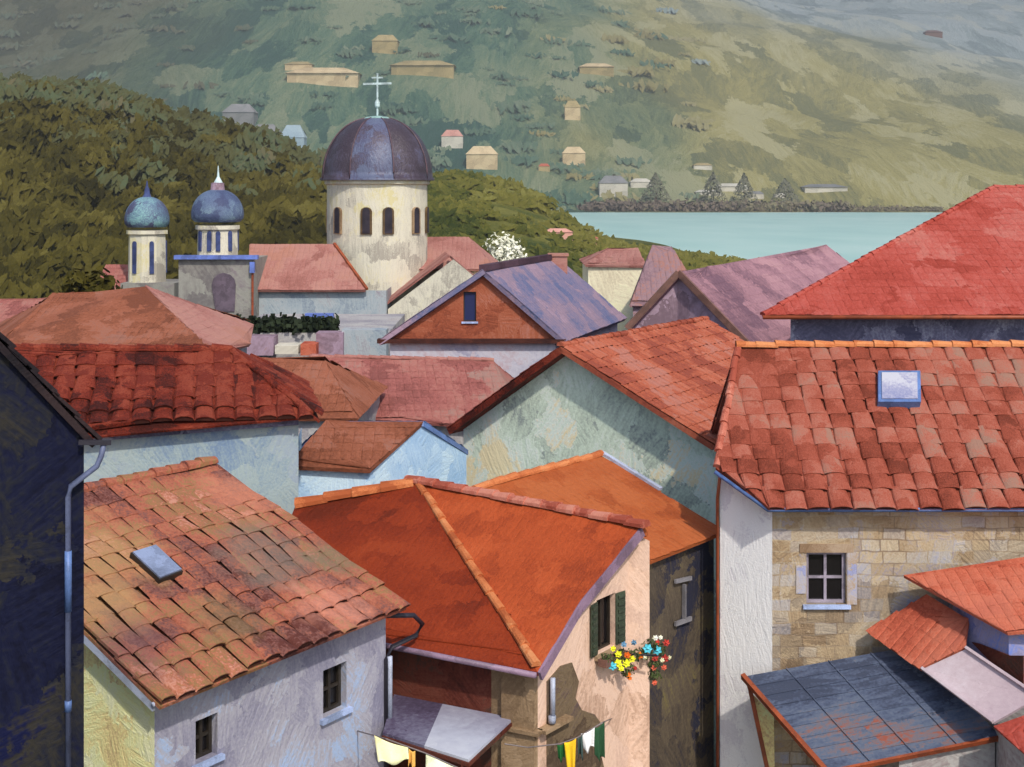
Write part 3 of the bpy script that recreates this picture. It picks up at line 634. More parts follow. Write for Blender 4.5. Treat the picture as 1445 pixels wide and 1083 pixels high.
# ---- small salmon-roofed house at the right edge
def salmon_house():
    t0 = P(1275, 811, 28.6); t1 = P(1760, 738, 28.6); lo = P(1422, 892, 26.2); lo1 = PP(1800, 862, t0, t1, lo)
    g = thing('salmon_house', house_base(t0, t1, lo), 'small house at the right edge with salmon roofs at two heights and lilac-blue wall', 'house')
    tiled('roof', g, [[t0, lo, lo1, t1]], [M['roof_salmon'], M['hollow']], us=[(1, 0, 0)], tw=.24, rh=.42, amp=.022, lift=.006, seed=41, caps=False, thick=.07)
    a = P(1225, 889, 28.8); b = P(1307, 838, 28.6); c = P(1366, 874, 27.5)
    d = PP(1360, 914, a, b, c); e = PP(1300, 942, a, b, c)
    mb = MB(); tile_roof(mb, [a, e, d, c, b], u=(e - a), tw=.22, rh=.4, amp=.02, lift=.005, seed=44, caps=False, thick=.07)
    mb.build('lower_roof', [M['roof_salmon'], M['hollow']], g)
    ch0, ch1, ch2, ch3 = e + V(.02, -.02, -.03), d + V(.05, -.02, -.02), P(1465, 984, 25.4), P(1402, 1020, 25.4)
    mb = MB(); n = newell([ch0, ch3, ch2, ch1]); n = n if n.z > 0 else -n
    mb.prism([ch0, ch3, ch2, ch1], -n * .06)
    mb.bar(ch0 + n * .03, ch3 + n * .03, .06, .08, up=n); mb.bar(ch1 + n * .03, ch2 + n * .03, .06, .1, up=n); mb.build('chute', M['chute'], g)
    w0 = V(c.x + .0, c.y + .05, 0); w1 = V(lo.x + .12, lo.y + .25, 0); w2 = P(1475, 900, 25.9); w2.z = 0
    zt = lambda p: PP(CX + p.x / p.y * F, 860, t0, t1, lo).z
    def top(p):                                     # underside of the upper roof above a plan point
        nn = (t1 - t0).cross(lo - t0); return t0.z - (nn.x * (p.x - t0.x) + nn.y * (p.y - t0.y)) / nn.z - .1
    s0, za = WP(1392, 908, w0, w1); s1, zb = WP(1409, 885, w0, w1)
    mb = MB(); walls(mb, [tup(w0, top(w0)), tup(w1, top(w1)), tup(w1 + V(6, .2, 0), top(w1 + V(6, .2, 0))), (w1.x + 6, 28.45, top(V(w1.x + 6, 28.45, 0))), (w0.x, 28.45, top(V(w0.x, 28.45, 0)))], Z0)
    mb.build('wall', M['wall_violet_light'], g)
    dw = V(w1.x - w0.x, w1.y - w0.y, 0).normalized(); nw = V(dw.y, -dw.x, 0)
    q = lambda px, py: (lambda sz: V(w0.x, w0.y, 0) + dw * sz[0] + nw * .03 + V(0, 0, sz[1]))(WP(px, py, w0, w1))
    mb = MB(); mb.prism([q(1374, 906), q(1428, 962), q(1428, 925), q(1384, 908)], nw * .03); mb.prism([q(1428, 962), q(1447, 978), q(1447, 925), q(1428, 925)], nw * .03); mb.build('door_canopy', M['wall_maroon'], g)
    f0, f1, f2 = P(1402, 1024, 25.2), P(1470, 1000, 25.2), P(1480, 1092, 23.8); f3 = PP(1446, 1062, f0, f1, f2)
    mb = MB(); tile_roof(mb, [f0, f3, f2, f1], u=(1, 0, 0), tw=.22, rh=.4, amp=.02, lift=.005, seed=47, caps=False, thick=.07); mb.build('porch_roof', [M['roof_red'], M['hollow']], g)
    mb = MB(); walls(mb, [(f0.x + .3, f0.y + .1, f0.z - .12), (f3.x + .12, f3.y + .1, f3.z - .12), (f2.x, f2.y + .2, f2.z - .12), (f1.x + .6, f1.y + .5, f1.z - .1), (ch1.x, 26.8, 15.4), (ch0.x + 1.2, 26.6, 15.0)], Z0); mb.build('wall', M['wall_grey'], g)
M['wall_violet_light'] = brush('lilac_plaster', [(104, 112, 170), (136, 136, 172), (160, 156, 184), (120, 140, 206)], s=1.2, bump=.02, gain=1.3)
salmon_house()

# ================================================================== MIDDLE DISTANCE
def blue_house():
    e0, e1 = P(405, 657, 36), P(522, 661, 36); r1 = P(598, 594, 38.5); r0 = PP(405, 590, e0, e1, r1)
    r0 = V(r1.x + (e0.x - e1.x) * 1.25, r1.y, r1.z)
    bk = P(661, 634, 41.0); 
    g = thing('blue_house', house_base(e0, e1, r1, bk), 'small pale blue gabled house with a brown roof, left of the mint gable', 'house')
    b0 = V(bk.x - 5.5, bk.y, bk.z)
    tiled('roof', g, [[e0, e1, r1, r0]], [M['roof_brown'], M['hollow']], tw=.3, rh=.45, amp=.025, lift=.008, seed=51, caps=False)
    tiled('roof', g, [[bk, b0, r0, r1]], [M['zinc_blue'], M['hollow']], tw=.3, rh=.45, amp=.025, lift=.008, seed=52, caps=False, thick=.16)
    mb = MB(); walls(mb, [(e0.x, e0.y + .2, e0.z - .06), (e1.x - .02, e1.y + .2, e1.z + .02), (r1.x - .05, r1.y, r1.z - .16), (bk.x - .06, bk.y - .1, bk.z - .14), (b0.x, b0.y - .1, b0.z - .14), (e0.x, r0.y, r1.z - .2)], Z0); mb.build('wall', M['wall_sky'], g)
blue_house()

def mint_house():
    ap = V(1.83, 40, 21.2); d = V(.82, -.57, 0); b = V(.57, .82, 0)
    l = ap - d * 4.4; l.z = 18.2; r = ap + d * 5.2; r.z = 18.75
    D = 9.6
    g = thing('mint_gable_house', house_base(l, r, ap + b * D), 'house with a broad mint-grey gable wall facing us and an orange-red roof', 'house')
    apb, lb, rb = ap + b * D, l + b * D, r + b * D
    k = -b * .6
    tiled('roof', g, [[r + k, rb, apb, ap + k]], [M['roof_salmon_red'], M['hollow']], tw=.3, rh=.46, amp=.045, lift=.02, seed=61, thick=.16, jit=.8)
    tiled('roof', g, [[lb, l + k, ap + k, apb]], [M['roof_rust'], M['hollow']], tw=.3, rh=.46, amp=.05, lift=.02, seed=62, thick=.2)
    mb = MB(); ridge_row(mb, ap + k + V(0, 0, .03), apb + V(0, 0, .03), .13, .45, t0=.5); mb.build('ridge_tiles', M['roof_salmon_red'], g)
    s = .2
    mb = MB(); walls(mb, [tup(l + d * s, 18.15), tup(ap, 21.02), tup(r - d * s, 18.7), tup(rb - d * s, 18.7), tup(apb, 21.02), tup(lb + d * s, 18.15)], Z0); mb.build('wall', M['wall_mint'], g)
M['roof_salmon_red'] = brush('orange_red_clay', [(158, 76, 58), (184, 92, 66), (196, 108, 82), (190, 118, 102)], s=.9, bump=.04, tint=.5)
mint_house()

def hip_house(name, label, poly_planes, roofmat, loop, wallmat, z0=Z0, caps=(), capmat=None, **kw):
    pts = [p for q in poly_planes for p in q]
    g = thing(name, house_base(*pts), label, 'house')
    tiled('roof', g, poly_planes, [M[roofmat], M['hollow']], tw=kw.pop('tw', .34), rh=kw.pop('rh', .5), amp=kw.pop('amp', .03), lift=.008, caps=False, **kw)
    mb = MB(); walls(mb, loop, z0); mb.build('wall', M[wallmat], g)
    if caps:
        mb = MB()
        for a, b in caps: ridge_row(mb, a, b, .13, .5, t0=.55)
        mb.build('ridge_tiles', M[capmat or roofmat], g)
    return g
def shrink(loop, k, zs=None):
    c = sum((V(p[0], p[1], 0) for p in loop), V(0, 0, 0)) / len(loop); out = []
    for i, p in enumerate(loop):
        v = V(p[0], p[1], 0); q = c + (v - c) * (1 - k / (v - c).length); out.append((q.x, q.y, p[2] - .1))
    return out

# brown roof behind the rust one
a, b, c = P(430, 592, 45), P(505, 590, 45), P(458, 509, 48.5); d_ = PP(300, 500, a, b, c); a2 = PP(250, 590, a, b, c)
ba, bb = V(a2.x, 52.5, a.z), V(b.x + .3, 52.5, b.z)
hip_house('brown_roof_house', 'house with a brown roof just behind the rust-red one, left of the rose roof', [[a2, b, c, d_], [bb, ba, d_, c], [b, bb, c]], 'roof_brown',
          shrink([tup(a2), tup(b), tup(bb), tup(ba)], .4), 'wall_grey', seed=71)
# long rose roof
a, b, c = P(496, 590, 51), P(745, 604, 51), P(695, 508, 56); d_ = PP(440, 503, a, b, c)
ba, bb = V(a.x - 1, 61, a.z), V(b.x, 61, b.z)
hip_house('rose_roof_house', 'house under the long rose-pink roof behind the small blue house', [[a, b, c, d_], [bb, ba, d_, c], [b, bb, c], [ba, a, d_]], 'roof_rose',
          shrink([tup(a), tup(b), tup(bb), tup(ba)], .5), 'wall_grey', caps=[(d_, c), (a, d_)], capmat='roof_pink', seed=73)
# brown hipped roof, left
ap = P(205, 404, 62); fl, fr = P(-20, 507, 56), P(300, 494, 56); fl.z = fr.z = 18.9
br, bl = P(352, 503, 61), V(P(0, 0, 69).x, 69, 18.9); br.z = 18.7; br2 = V(br.x - 1.2, 68, 18.9)
apl = V(ap.x - 4.5, ap.y + .5, ap.z - .5)
hip_house('hipped_house', 'house with a brown-pink hipped roof and a pink right slope, below the twin belfries', [[fl, fr, ap, apl], [br2, bl, apl, ap], [bl, fl, apl], ], 'roof_brown',
          shrink([tup(fl), tup(fr), tup(br), tup(br2), tup(bl)], .5), 'wall_grey', seed=75)
g_ = [o for o in COL.objects if o.name == 'hipped_house'][0]
tiled('roof', g_, [[fr, br, ap], [br, br2, ap]], [M['roof_pink'], M['hollow']], tw=.34, rh=.5, amp=.03, lift=.008, caps=False, seed=77)
# pink roof at the far left
a, b, c = P(-60, 492, 76), P(120, 484, 76), P(100, 421, 82); d_ = PP(-60, 422, a, b, c)
hip_house('pink_roof_house', 'house with a rose-pink roof at the left edge below the dark hill', [[a, b, c, d_], [V(b.x, 88, b.z), V(a.x, 88, a.z), d_, c], [b, V(b.x, 88, b.z), c]], 'roof_rose',
          shrink([tup(a), tup(b), (b.x, 88, b.z), (a.x, 88, a.z)], .5), 'wall_grey', seed=79)
# brown gable, violet roof
def brown_gable_house():
    ap = P(683, 380, 62); l = P(536, 478, 62); r = P(798, 482, 62); l.z = r.z = (l.z + r.z) / 2
    apb = P(786, 364, 73); apb.z = ap.z; sh = apb - ap; lb, rb = l + sh, r + sh
    g = thing('brown_gable_house', house_base(l, r, lb, rb), 'house with a brown tile-hung gable, one narrow dark window and a violet roof', 'house')
    k = V(-.05, -.35, 0)
    tiled('roof', g, [[r + k, rb, apb, ap + k], [lb, l + k, ap + k, apb]], [M['roof_violet'], M['hollow']], tw=.34, rh=.5, amp=.03, lift=.008, seed=81, caps=False, thick=.22)
    mb = MB(); mb.bar(ap + k + V(0, 0, .08), apb + V(0, 0, .1), .4, .3); mb.build('ridge_cap', M['roof_dark'], g)
    zc = l.z + .05
    A, B = V(l.x + .5, l.y, 0), V(r.x - .5, r.y, 0)
    sm = ap.x - A.x
    # gable split at the apex so the window can be a real opening
    s0, z0_ = WP(654, 454, A, B); s1, z1_ = WP(672, 412, A, B)
    pt = lambda s, z: V(A.x + s, A.y, z)
    L = B.x - A.x; tz = lambda s: zc + (ap.z - .2 - zc) * (s / sm if s < sm else (L - s) / (L - sm))
    mb = MB(); walls(mb, [(A.x, A.y, tz(0)), (ap.x, A.y, tz(sm))], zc, {0: [(s0, min(s1, sm - .02), z0_, z1_)]}, closed=False)
    walls(mb, [(ap.x, A.y, tz(sm)), (B.x, A.y, tz(L))], zc, closed=False); mb.build('gable', M['wall_gable_brown'], g)
    window(g, A, B, (s0, min(s1, sm - .02), z0_, z1_), M['frame_dark'], M['glass_blue'], grid=(1, 1), inset=.1, fw=.05, sill=M['sill_blue'])
    mb = MB(); mb.bar(V(l.x - .1, l.y - .12, zc - .08), V(r.x, r.y - .12, zc - .08), .5, .2); mb.build('cornice', M['hollow'], g)
    mb = MB(); walls(mb, [(A.x, A.y, zc - .1), (B.x, B.y, zc - .1), (rb.x - .5, rb.y, zc - .1), (apb.x, apb.y, ap.z - .2), (lb.x + .5, lb.y, zc - .1)], Z0); mb.build('wall', M['wall_bluegrey2'], g)
    mb = MB(); c = P(788, 372, 71.5); mb.prism([c + V(-.5, 0, -1.5), c + V(.5, 0, -1.5), c + V(.5, .9, -1.5), c + V(-.5, .9, -1.5)], V(0, 0, 1.9)); mb.prism([c + V(-.58, -.08, .4), c + V(.58, -.08, .4), c + V(.58, .98, .4), c + V(-.58, .98, .4)], V(0, 0, .14)); mb.build('chimney', M['roof_pink'], g)
M['roof_dark'] = brush('dark_ridge', [(56, 40, 50), (78, 56, 66), (92, 68, 80)], s=1, bump=.03)
M['glass_blue'] = glass('blue_glass', (40, 46, 84))
M['wall_bluegrey2'] = brush('violet_grey_plaster', [(136, 138, 160), (158, 158, 174), (176, 176, 186), (168, 152, 160)], s=.5, bump=.04, gain=1.1)
brown_gable_house()
# purple gabled house, right of centre
def mauve_house():
    ap = P(957, 384, 60); l = P(884, 462, 60); r = P(1082, 512, 57)
    e = P(1166, 346, 80); sh = V(e.x - ap.x, e.y - ap.y, e.z - ap.z)
    lb, rb = l + sh * 1.1, r + sh * 1.1
    g = thing('mauve_roof_house', house_base(l, r, lb, rb), 'house with a long mauve-pink roof just before the water and a dark gable', 'house')
    tiled('roof', g, [[r, rb, e, ap], [lb, l, ap, e], [rb, lb, e]], [M['roof_mauve'], M['hollow']], tw=.4, rh=.55, amp=.03, lift=.008, seed=91, caps=False, thick=.2)
    mb = MB(); walls(mb, [(l.x + .4, l.y + .2, l.z + .3), (ap.x, ap.y + .25, ap.z - .25), (r.x - .4, r.y + .3, r.z + .3), (rb.x - .3, rb.y - 1, r.z), (lb.x + .3, lb.y - 1, l.z)], Z0); mb.build('wall', M['wall_mauve'], g)
    mb = MB(); mb.bar(l + V(0, -.12, -.05), ap + V(0, -.12, -.02), .14, .3); mb.bar(r + V(0, -.12, -.05), ap + V(0, -.12, -.02), .14, .3); mb.build('verge_board', M['verge_brown'], g)
M['wall_mauve'] = brush('mauve_plaster', [(104, 86, 96), (128, 108, 120), (146, 126, 142), (134, 104, 100)], s=.4, bump=.04, gain=1.3)
M['verge_brown'] = plain('brown_board', (112, 80, 70))
mauve_house()
# big red roof
def red_house():
    e0, e1 = P(1076, 444, 48), P(1560, 456, 48); a = P(1402, 264, 57.5)
    e1.z = e0.z
    b = V(a.x + 6, a.y, a.z)
    bk0, bk1 = V(15.5, 62, e0.z), V(e1.x + 9, 62, e0.z); e1 = V(e1.x + 9, 48, e0.z)
    g = hip_house('red_roof_house', 'big house under the bright red hipped roof at the upper right', [[e0, e1, b, a], [bk1, bk0, a, b], [bk0, e0, a], [e1, bk1, b]], 'roof_red',
                  [(e0.x + 1.25, 48.9, e0.z - .05), (e1.x - 1, 48.9, e0.z - .05), (bk1.x - 1, 61, e0.z - .05), (bk0.x + 1.5, 61, e0.z - .05)], 'wall_violet', seed=95, caps=[(e0, a), (a, b)], amp=.022)
    gutter(g, [e0 + V(0, -.08, -.1), e1 + V(0, -.08, -.1)], .08, M['wood'])
red_house()
# cream house with the plum roof
def cream_house():
    w0, w1 = P(830, 372, 87), P(906, 372, 86); zt = P(0, 374, 86.5).z
    g = thing('cream_house', V((w0.x + w1.x) / 2, 90, Z0), 'narrow cream-walled house with a flat pink roof, right of the violet roof', 'house')
    mb = MB(); walls(mb, [tup(w0, zt), tup(w1, zt), (w1.x + .3, 94, zt), (w0.x, 94, zt)], Z0); mb.build('wall', M['wall_cream_far'], g)
    m = (w0.x + w1.x) / 2
    rz = zt + .95
    tiled('roof', g, [[V(w0.x - .2, 86.8, zt), V(w1.x + .3, 85.8, zt), V(w1.x + .1, 90, rz), V(w0.x + 1.6, 90, rz)], [V(w1.x + .3, 94.2, zt), V(w0.x - .2, 94.2, zt), V(w0.x + 1.6, 90, rz), V(w1.x + .1, 90, rz)], [V(w0.x - .2, 94.2, zt), V(w0.x - .2, 86.8, zt), V(w0.x + 1.6, 90, rz)]],
          [M['roof_pink'], M['hollow']], tw=.5, rh=.6, amp=.03, lift=.01, seed=98, caps=False, thick=.15)
def plum_house():
    ap = P(921, 346, 82); fl, fr = P(889, 432, 78), P(1000, 425, 78); fl.z = fr.z = 19.0
    bl, br = V(fl.x + .9, 86, 19.0), V(fr.x, 86, 19.0); ap2 = V(ap.x + 1.2, ap.y, ap.z - .1)
    hip_house('plum_roof_house', 'house with a steep plum roof between the cream wall and the mauve roof', [[fl, fr, ap2, ap], [br, bl, ap, ap2], [bl, fl, ap], [fr, br, ap2]], 'roof_plum',
              shrink([tup(fl), tup(fr), tup(br), tup(bl)], .4), 'wall_mauve', seed=99)
M['roof_plum'] = brush('plum_slate', [(96, 76, 84), (120, 94, 102), (138, 112, 118), (150, 106, 96)], s=.4, bump=.05, tint=.2)
M['wall_cream_far'] = brush('cream_far_plaster', [(196, 182, 156), (220, 208, 180), (232, 222, 190), (226, 216, 170)], s=.5, bump=.05)
cream_house(); plum_house()
# grey terrace building and the hedge on it
def terrace():
    g = thing('terrace_building', V(P(430, 0, 82).x, 84, Z0), 'low grey building with a flat terrace below the church nave, dark hedge on its edge', 'building')
    p0, p1 = P(318, 470, 78), P(548, 474, 78); z = p0.z
    mb = MB(); walls(mb, [tup(p0, z), tup(p1, z), (p1.x, 90, z), (p0.x, 90, z)], Z0); mb.poly([V(p0.x, p0.y, z), V(p1.x, p1.y, z), V(p1.x, 90, z), V(p0.x, 90, z)]); mb.build('wall', M['wall_grey'], g)
    def par(x0, y0, x1, y1, Y, dep, mt, nm):
        a, b = P(x0, y1, Y), P(x1, y1, Y); mb = MB(); mb.prism([a, b, b + V(0, dep, 0), a + V(0, dep, 0)], V(0, 0, (y1 - y0) / F * Y)); return mb.build(nm, M[mt], g)
    par(482, 466, 545, 505, 76.5, 1.4, 'wall_greyblue', 'annex'); par(388, 488, 421, 500, 75.5, 1.5, 'far_white', 'annex'); par(424, 486, 446, 502, 75, 1.5, 'roof_salmon', 'annex')
    par(322, 476, 386, 502, 76, 1.5, 'wall_mauve', 'annex'); par(446, 470, 484, 503, 76, 1.2, 'wall_mauve', 'annex')
    par(430, 443, 470, 462, 80, .5, 'blue_trim', 'awning')
    h = MB(); hr = random.Random(5)
    for i in range(1500):
        x = hr.uniform(p0.x + .1, P(478, 0, 79).x); zz = z + abs(hr.gauss(0, .25)) + hr.uniform(0, .45); y = 78.4 + hr.gauss(0, .3)
        n = V(hr.gauss(0, 1), hr.gauss(-.6, 1), hr.gauss(.4, .8)).normalized(); u = n.cross(V(0, 0, 1)).normalized() * hr.uniform(.08, .16); w = n.cross(u).normalized() * hr.uniform(.1, .2)
        c = V(x, y, zz); h.poly([c - u - w, c + u - w, c + u + w, c - u + w], 0, hr.random())
    tag(h.build('hedge', M['hedge'], loc=V(P(400, 0, 78).x, 78.4, z)), 'clipped dark green hedge along the grey terrace edge', 'hedge')
def leafmat(name, cols, gain=1.0, rough=.7):
    t = NT(name)
    at = t.n('ShaderNodeAttribute', attribute_name='tint').outputs['Fac']
    co = t.n('ShaderNodeTexCoord').outputs['Object']
    br = t.n('ShaderNodeTexNoise', i={'Vector': co, 'Scale': 3.0, 'Detail': 3.0}).outputs['Fac']
    f = t.math('MULTIPLY_ADD', t.math('SUBTRACT', br, .5), .5, at)
    b = t.n('ShaderNodeBsdfPrincipled', i={'Base Color': t.ramp(f, cols, gain), 'Roughness': rough, 'Specular IOR Level': .15})
    t.n('ShaderNodeOutputMaterial', i={0: b.outputs[0]}); return t.m
M['hedge'] = leafmat('dark_hedge_leaf', [(22, 30, 20), (34, 44, 28), (46, 56, 36)])
def fm(name, cols, s=.06): M[name] = brush(name, cols, s=s, bump=.6, rough=.85, spec=.05)
fm('far_beige', [(186, 164, 128), (214, 192, 152), (226, 206, 168)]); fm('far_tan', [(150, 136, 98), (176, 158, 114), (194, 174, 130)])
fm('far_white', [(190, 186, 172), (214, 208, 192), (224, 220, 206)]); fm('far_pink', [(180, 130, 118), (206, 150, 136), (216, 172, 156)])
fm('far_grey', [(116, 118, 118), (136, 136, 136), (152, 148, 150)]); fm('far_blue', [(136, 158, 170), (152, 172, 184), (166, 184, 192)])
terrace()

# ---- the church
def church():
    g = thing('church', V(-14, 103, Z0), 'domed church with a purple-blue main dome, a cross and twin blue-domed belfries', 'church')
    # drum and main dome
    Yd = 105; cx = (532.5 - CX) / F * Yd; zb = P(0, 253, Yd).z; rad = 72 / F * Yd
    c = V(cx, Yd, 0)
    mb = MB(); mb.lathe(V(cx, Yd, 14), [(rad * .98, 0), (rad * .98, zb - 14 - .5), (rad * 1.03, zb - 14 - .4), (rad * 1.03, zb - 14 - .02)], 40)
    drum = mb.build('drum', M['wall_drum'], g, smooth=False)
    for i, a in enumerate([R(q) for q in (-133, -96, -72, -36, -8, 25, 60, 95, 130, 170)]):
        dirv = V(math.cos(a), math.sin(a), 0); tan = V(-dirv.y, dirv.x, 0)
        zc = P(0, 330, Yd - rad).z; hgt = 1.75; wd = .3
        prof = [(-wd, 0), (wd, 0), (wd, hgt)] + [(wd * math.cos(q), hgt + wd * math.sin(q)) for q in (.6, 1.2, 1.57, 1.94, 2.54)] + [(-wd, hgt)]
        mb = MB(); base = c + dirv * (rad * .975) + V(0, 0, zc)
        mb.prism([base + tan * x * 1.5 + V(0, 0, y * 1.05 - .06) for x, y in prof], dirv * .16)
        fr = mb.build('window', M['wall_ochre'] if i % 3 == 0 else M['slot_brown'], drum)
        # the opening sits proud of the reveal; kept as its own sub-part would exceed the depth of nesting, so it shares the window mesh
        mb2 = MB(); mb2.prism([base + dirv * .163 + tan * x + V(0, 0, y) for x, y in prof], dirv * .02)
        me2 = mb2
        me = fr.data
        fr.data.materials.append(M['slot'])
        import bmesh
        bm = bmesh.new(); bm.from_mesh(me)
        off = Vector(g.location)
        vs = [bm.verts.new(Vector(p) - off) for p in me2.v]
        for f in me2.f:
            nf = bm.faces.new([vs[q] for q in f]); nf.material_index = 1
        bm.to_mesh(me); bm.free()
    hd = P(0, 166, Yd).z - zb
    prof = []
    for k in range(15):
        q = k / 14 * math.pi / 2
        prof.append((rad * 1.07 * math.cos(q) ** .85 if k < 14 else .05, hd * math.sin(q)))
    lob = lambda a, z: 1 + .035 * abs(math.cos(4 * (a - R(7)))) - .02
    pan = [.12, .25, .15, .28, .1, .22, .6, .2]  # panel facing the viewer is bluer: a blue reflection put into its colour
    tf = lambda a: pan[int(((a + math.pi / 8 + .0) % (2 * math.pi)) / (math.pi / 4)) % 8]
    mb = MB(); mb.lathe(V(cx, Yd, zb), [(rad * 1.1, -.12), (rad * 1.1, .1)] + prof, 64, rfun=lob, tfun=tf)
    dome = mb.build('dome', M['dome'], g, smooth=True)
    for i in range(8):
        a = R(22.5) + i * math.pi / 4
        mb = MB(); mb.tube([V(cx + math.cos(a) * r_ * 1.02, Yd + math.sin(a) * r_ * 1.02, zb + z_ + .0) for r_, z_ in prof[:-1]], .055, 6); mb.build('rib', M['dome_rib'], dome, smooth=True)
    zt = zb + hd
    mb = MB(); mb.lathe(V(cx, Yd, zt - .5), [(1.5, 0), (1.35, .3), (.9, .52), (.3, .62)], 24); mb.build('crown_cap', M['patina'], dome, smooth=True)
    mb = MB()
    u = Yd / F
    mb.tube([V(cx, Yd, zt), V(cx, Yd, zt + 62 * u)], .085, 8); mb.bar(V(cx - 20 * u, Yd, zt + 47 * u), V(cx + 20 * u, Yd, zt + 48 * u), .16, .17); mb.bar(V(cx - 8 * u, Yd, zt + 56 * u), V(cx + 8 * u, Yd, zt + 56 * u), .12, .13)
    mb.lathe(V(cx, Yd, zt + 12 * u), [(.05, 0), (.2, .2), (.22, .5), (.08, .8)], 12); mb.build('cross', M['cross'], dome)
    # nave to the left of the drum
    e0, e1 = P(352, 409, 96.5), P(516, 411, 96.5); e0.z = e1.z = P(0, 409, 96.5).z
    r0, r1 = P(352, 346, 102), P(470, 345, 102); r0.z = r1.z
    tiled('roof', g, [[e0, e1, r1, r0], [V(e1.x, 108, e0.z), V(e0.x, 108, e0.z), r0, r1]], [M['roof_pink'], M['hollow']], us=[(1, 0, 0), (1, 0, 0)], tw=.4, rh=.6, amp=.03, lift=.01, seed=101, caps=False, thick=.18)
    mb = MB(); mb.bar(r1 + V(.1, -.05, .05), e1 + V(.1, -.05, .05), .2, .2); mb.build('verge_tiles', M['wood'], g)
    w1 = P(545, 0, 97)
    mb = MB(); walls(mb, [(e0.x + .2, 97.0, e0.z - .1), (w1.x, 97.0, e0.z - .1), (w1.x, 110, e0.z - .1), (e0.x + .2, 110, e0.z - .1)], Z0); mb.build('wall', M['wall_greyblue'], g)
    # east wing: ridge runs left-right behind, its slope faces us
    a, b = P(590, 382, 103), P(700, 380, 103); a.z = b.z; t1 = P(661, 335, 109); t0 = P(596, 335, 109); t0.z = t1.z
    tiled('roof', g, [[a, b, t1, t0], [V(b.x, 115, b.z), V(a.x, 115, a.z), t0, t1], [b, V(b.x, 115, b.z), t1]], [M['roof_pink'], M['hollow']], tw=.4, rh=.6, amp=.03, lift=.01, caps=False, seed=105)
    mb = MB(); walls(mb, [(a.x, 103.4, a.z - .1), (b.x - .3, 103.4, a.z - .1), (b.x - .3, 114, a.z - .1), (a.x, 114, a.z - .1)], Z0); mb.build('wall', M['wall_drum'], g)
    # porch gable in front of it: a pink left slope and a cream gable wall
    pa, pl, pr = P(640, 366, 98), P(548, 436, 98), P(725, 436, 98); pl.z = pr.z = min(pl.z, pr.z); sh = V(-.6, 6, 0)
    k = V(-.35, -.0, .28)
    tiled('roof', g, [[pl + sh + k, pl + k, pa + k, pa + sh + k], [pr + V(0, .2, 0), pr + sh, pa + sh, pa + V(0, .2, 0)]], [M['roof_pink'], M['hollow']], tw=.4, rh=.6, amp=.03, lift=.01, caps=False, seed=107)
    mb = MB(); walls(mb, [(pl.x, pl.y - .3, pl.z), (pa.x, pa.y - .3, pa.z), (pr.x, pr.y - .3, pr.z), (pr.x, pr.y + 5, pr.z), (pl.x, pl.y + 5, pl.z)], Z0); mb.build('wall', M['wall_drum'], g)
    # west front with its two belfries
    fx0, fx1 = P(252, 0, 95).x, P(358, 0, 95).x; zf = P(0, 366, 95).z
    mb = MB(); walls(mb, [(fx0, 95, zf), (fx1, 95, zf), (fx1, 101, zf), (fx0, 101, zf)], Z0); mb.poly([V(fx0, 95, zf), V(fx1, 95, zf), V(fx1, 101, zf), V(fx0, 101, zf)]); mb.build('wall', M['wall_taupe'], g)
    mb = MB(); mb.bar(V(fx0 - .25, 94.9, zf + .15), V(fx1 + .35, 94.9, zf + .15), .6, .3); mb.bar(V(fx1 - .05, 94.75, zf - .2), V(fx1 - .05, 94.75, zf - 1.0), .35, .3); mb.build('cornice', M['blue_trim'], g)
    mb = MB(); mb.bar(V(fx1 - .05, 94.85, zf - 1.0), V(fx1 - .05, 94.85, zf - 4.4), .14, .14); mb.build('downpipe', M['wood'], g)
    # arched blind window on the front, bell shaped
    wc = V(P(316, 0, 95).x, 94.97, P(0, 440, 95).z); pr_ = [(-.6, 0), (.8, 0), (.9, 2.0)] + [(.9 * math.cos(q), 2.0 + .9 * math.sin(q)) for q in (.5, 1.0, 1.57, 2.1, 2.6)] + [(-.9, 2.0)]
    mb = MB(); mb.prism([wc + V(x, 0, z * 1.0) for x, z in pr_], V(0, -.06, 0)); mb.build('window', M['plum_shade'], g)
    bx0, bx1 = P(170, 0, 103).x, P(246, 0, 103).x; zb2 = P(0, 400, 103).z
    mb = MB(); walls(mb, [(bx0, 103, zb2), (bx1, 103, zb2), (bx1, 108, zb2), (bx0, 108, zb2)], Z0); mb.poly([V(bx0, 103, zb2), V(bx1, 103, zb2), V(bx1, 108, zb2), V(bx0, 108, zb2)]); mb.build('wall', M['wall_taupe'], g)
    pk0, pk1 = P(140, 440, 104), P(176, 440, 104)
    mb = MB(); tile_roof(mb, [P(118, 440, 103.6), P(186, 440, 103.6), P(186, 374, 108), P(150, 374, 108)], tw=.4, amp=.03, caps=False, seed=109); mb.build('roof', [M['roof_rose'], M['hollow']], g)
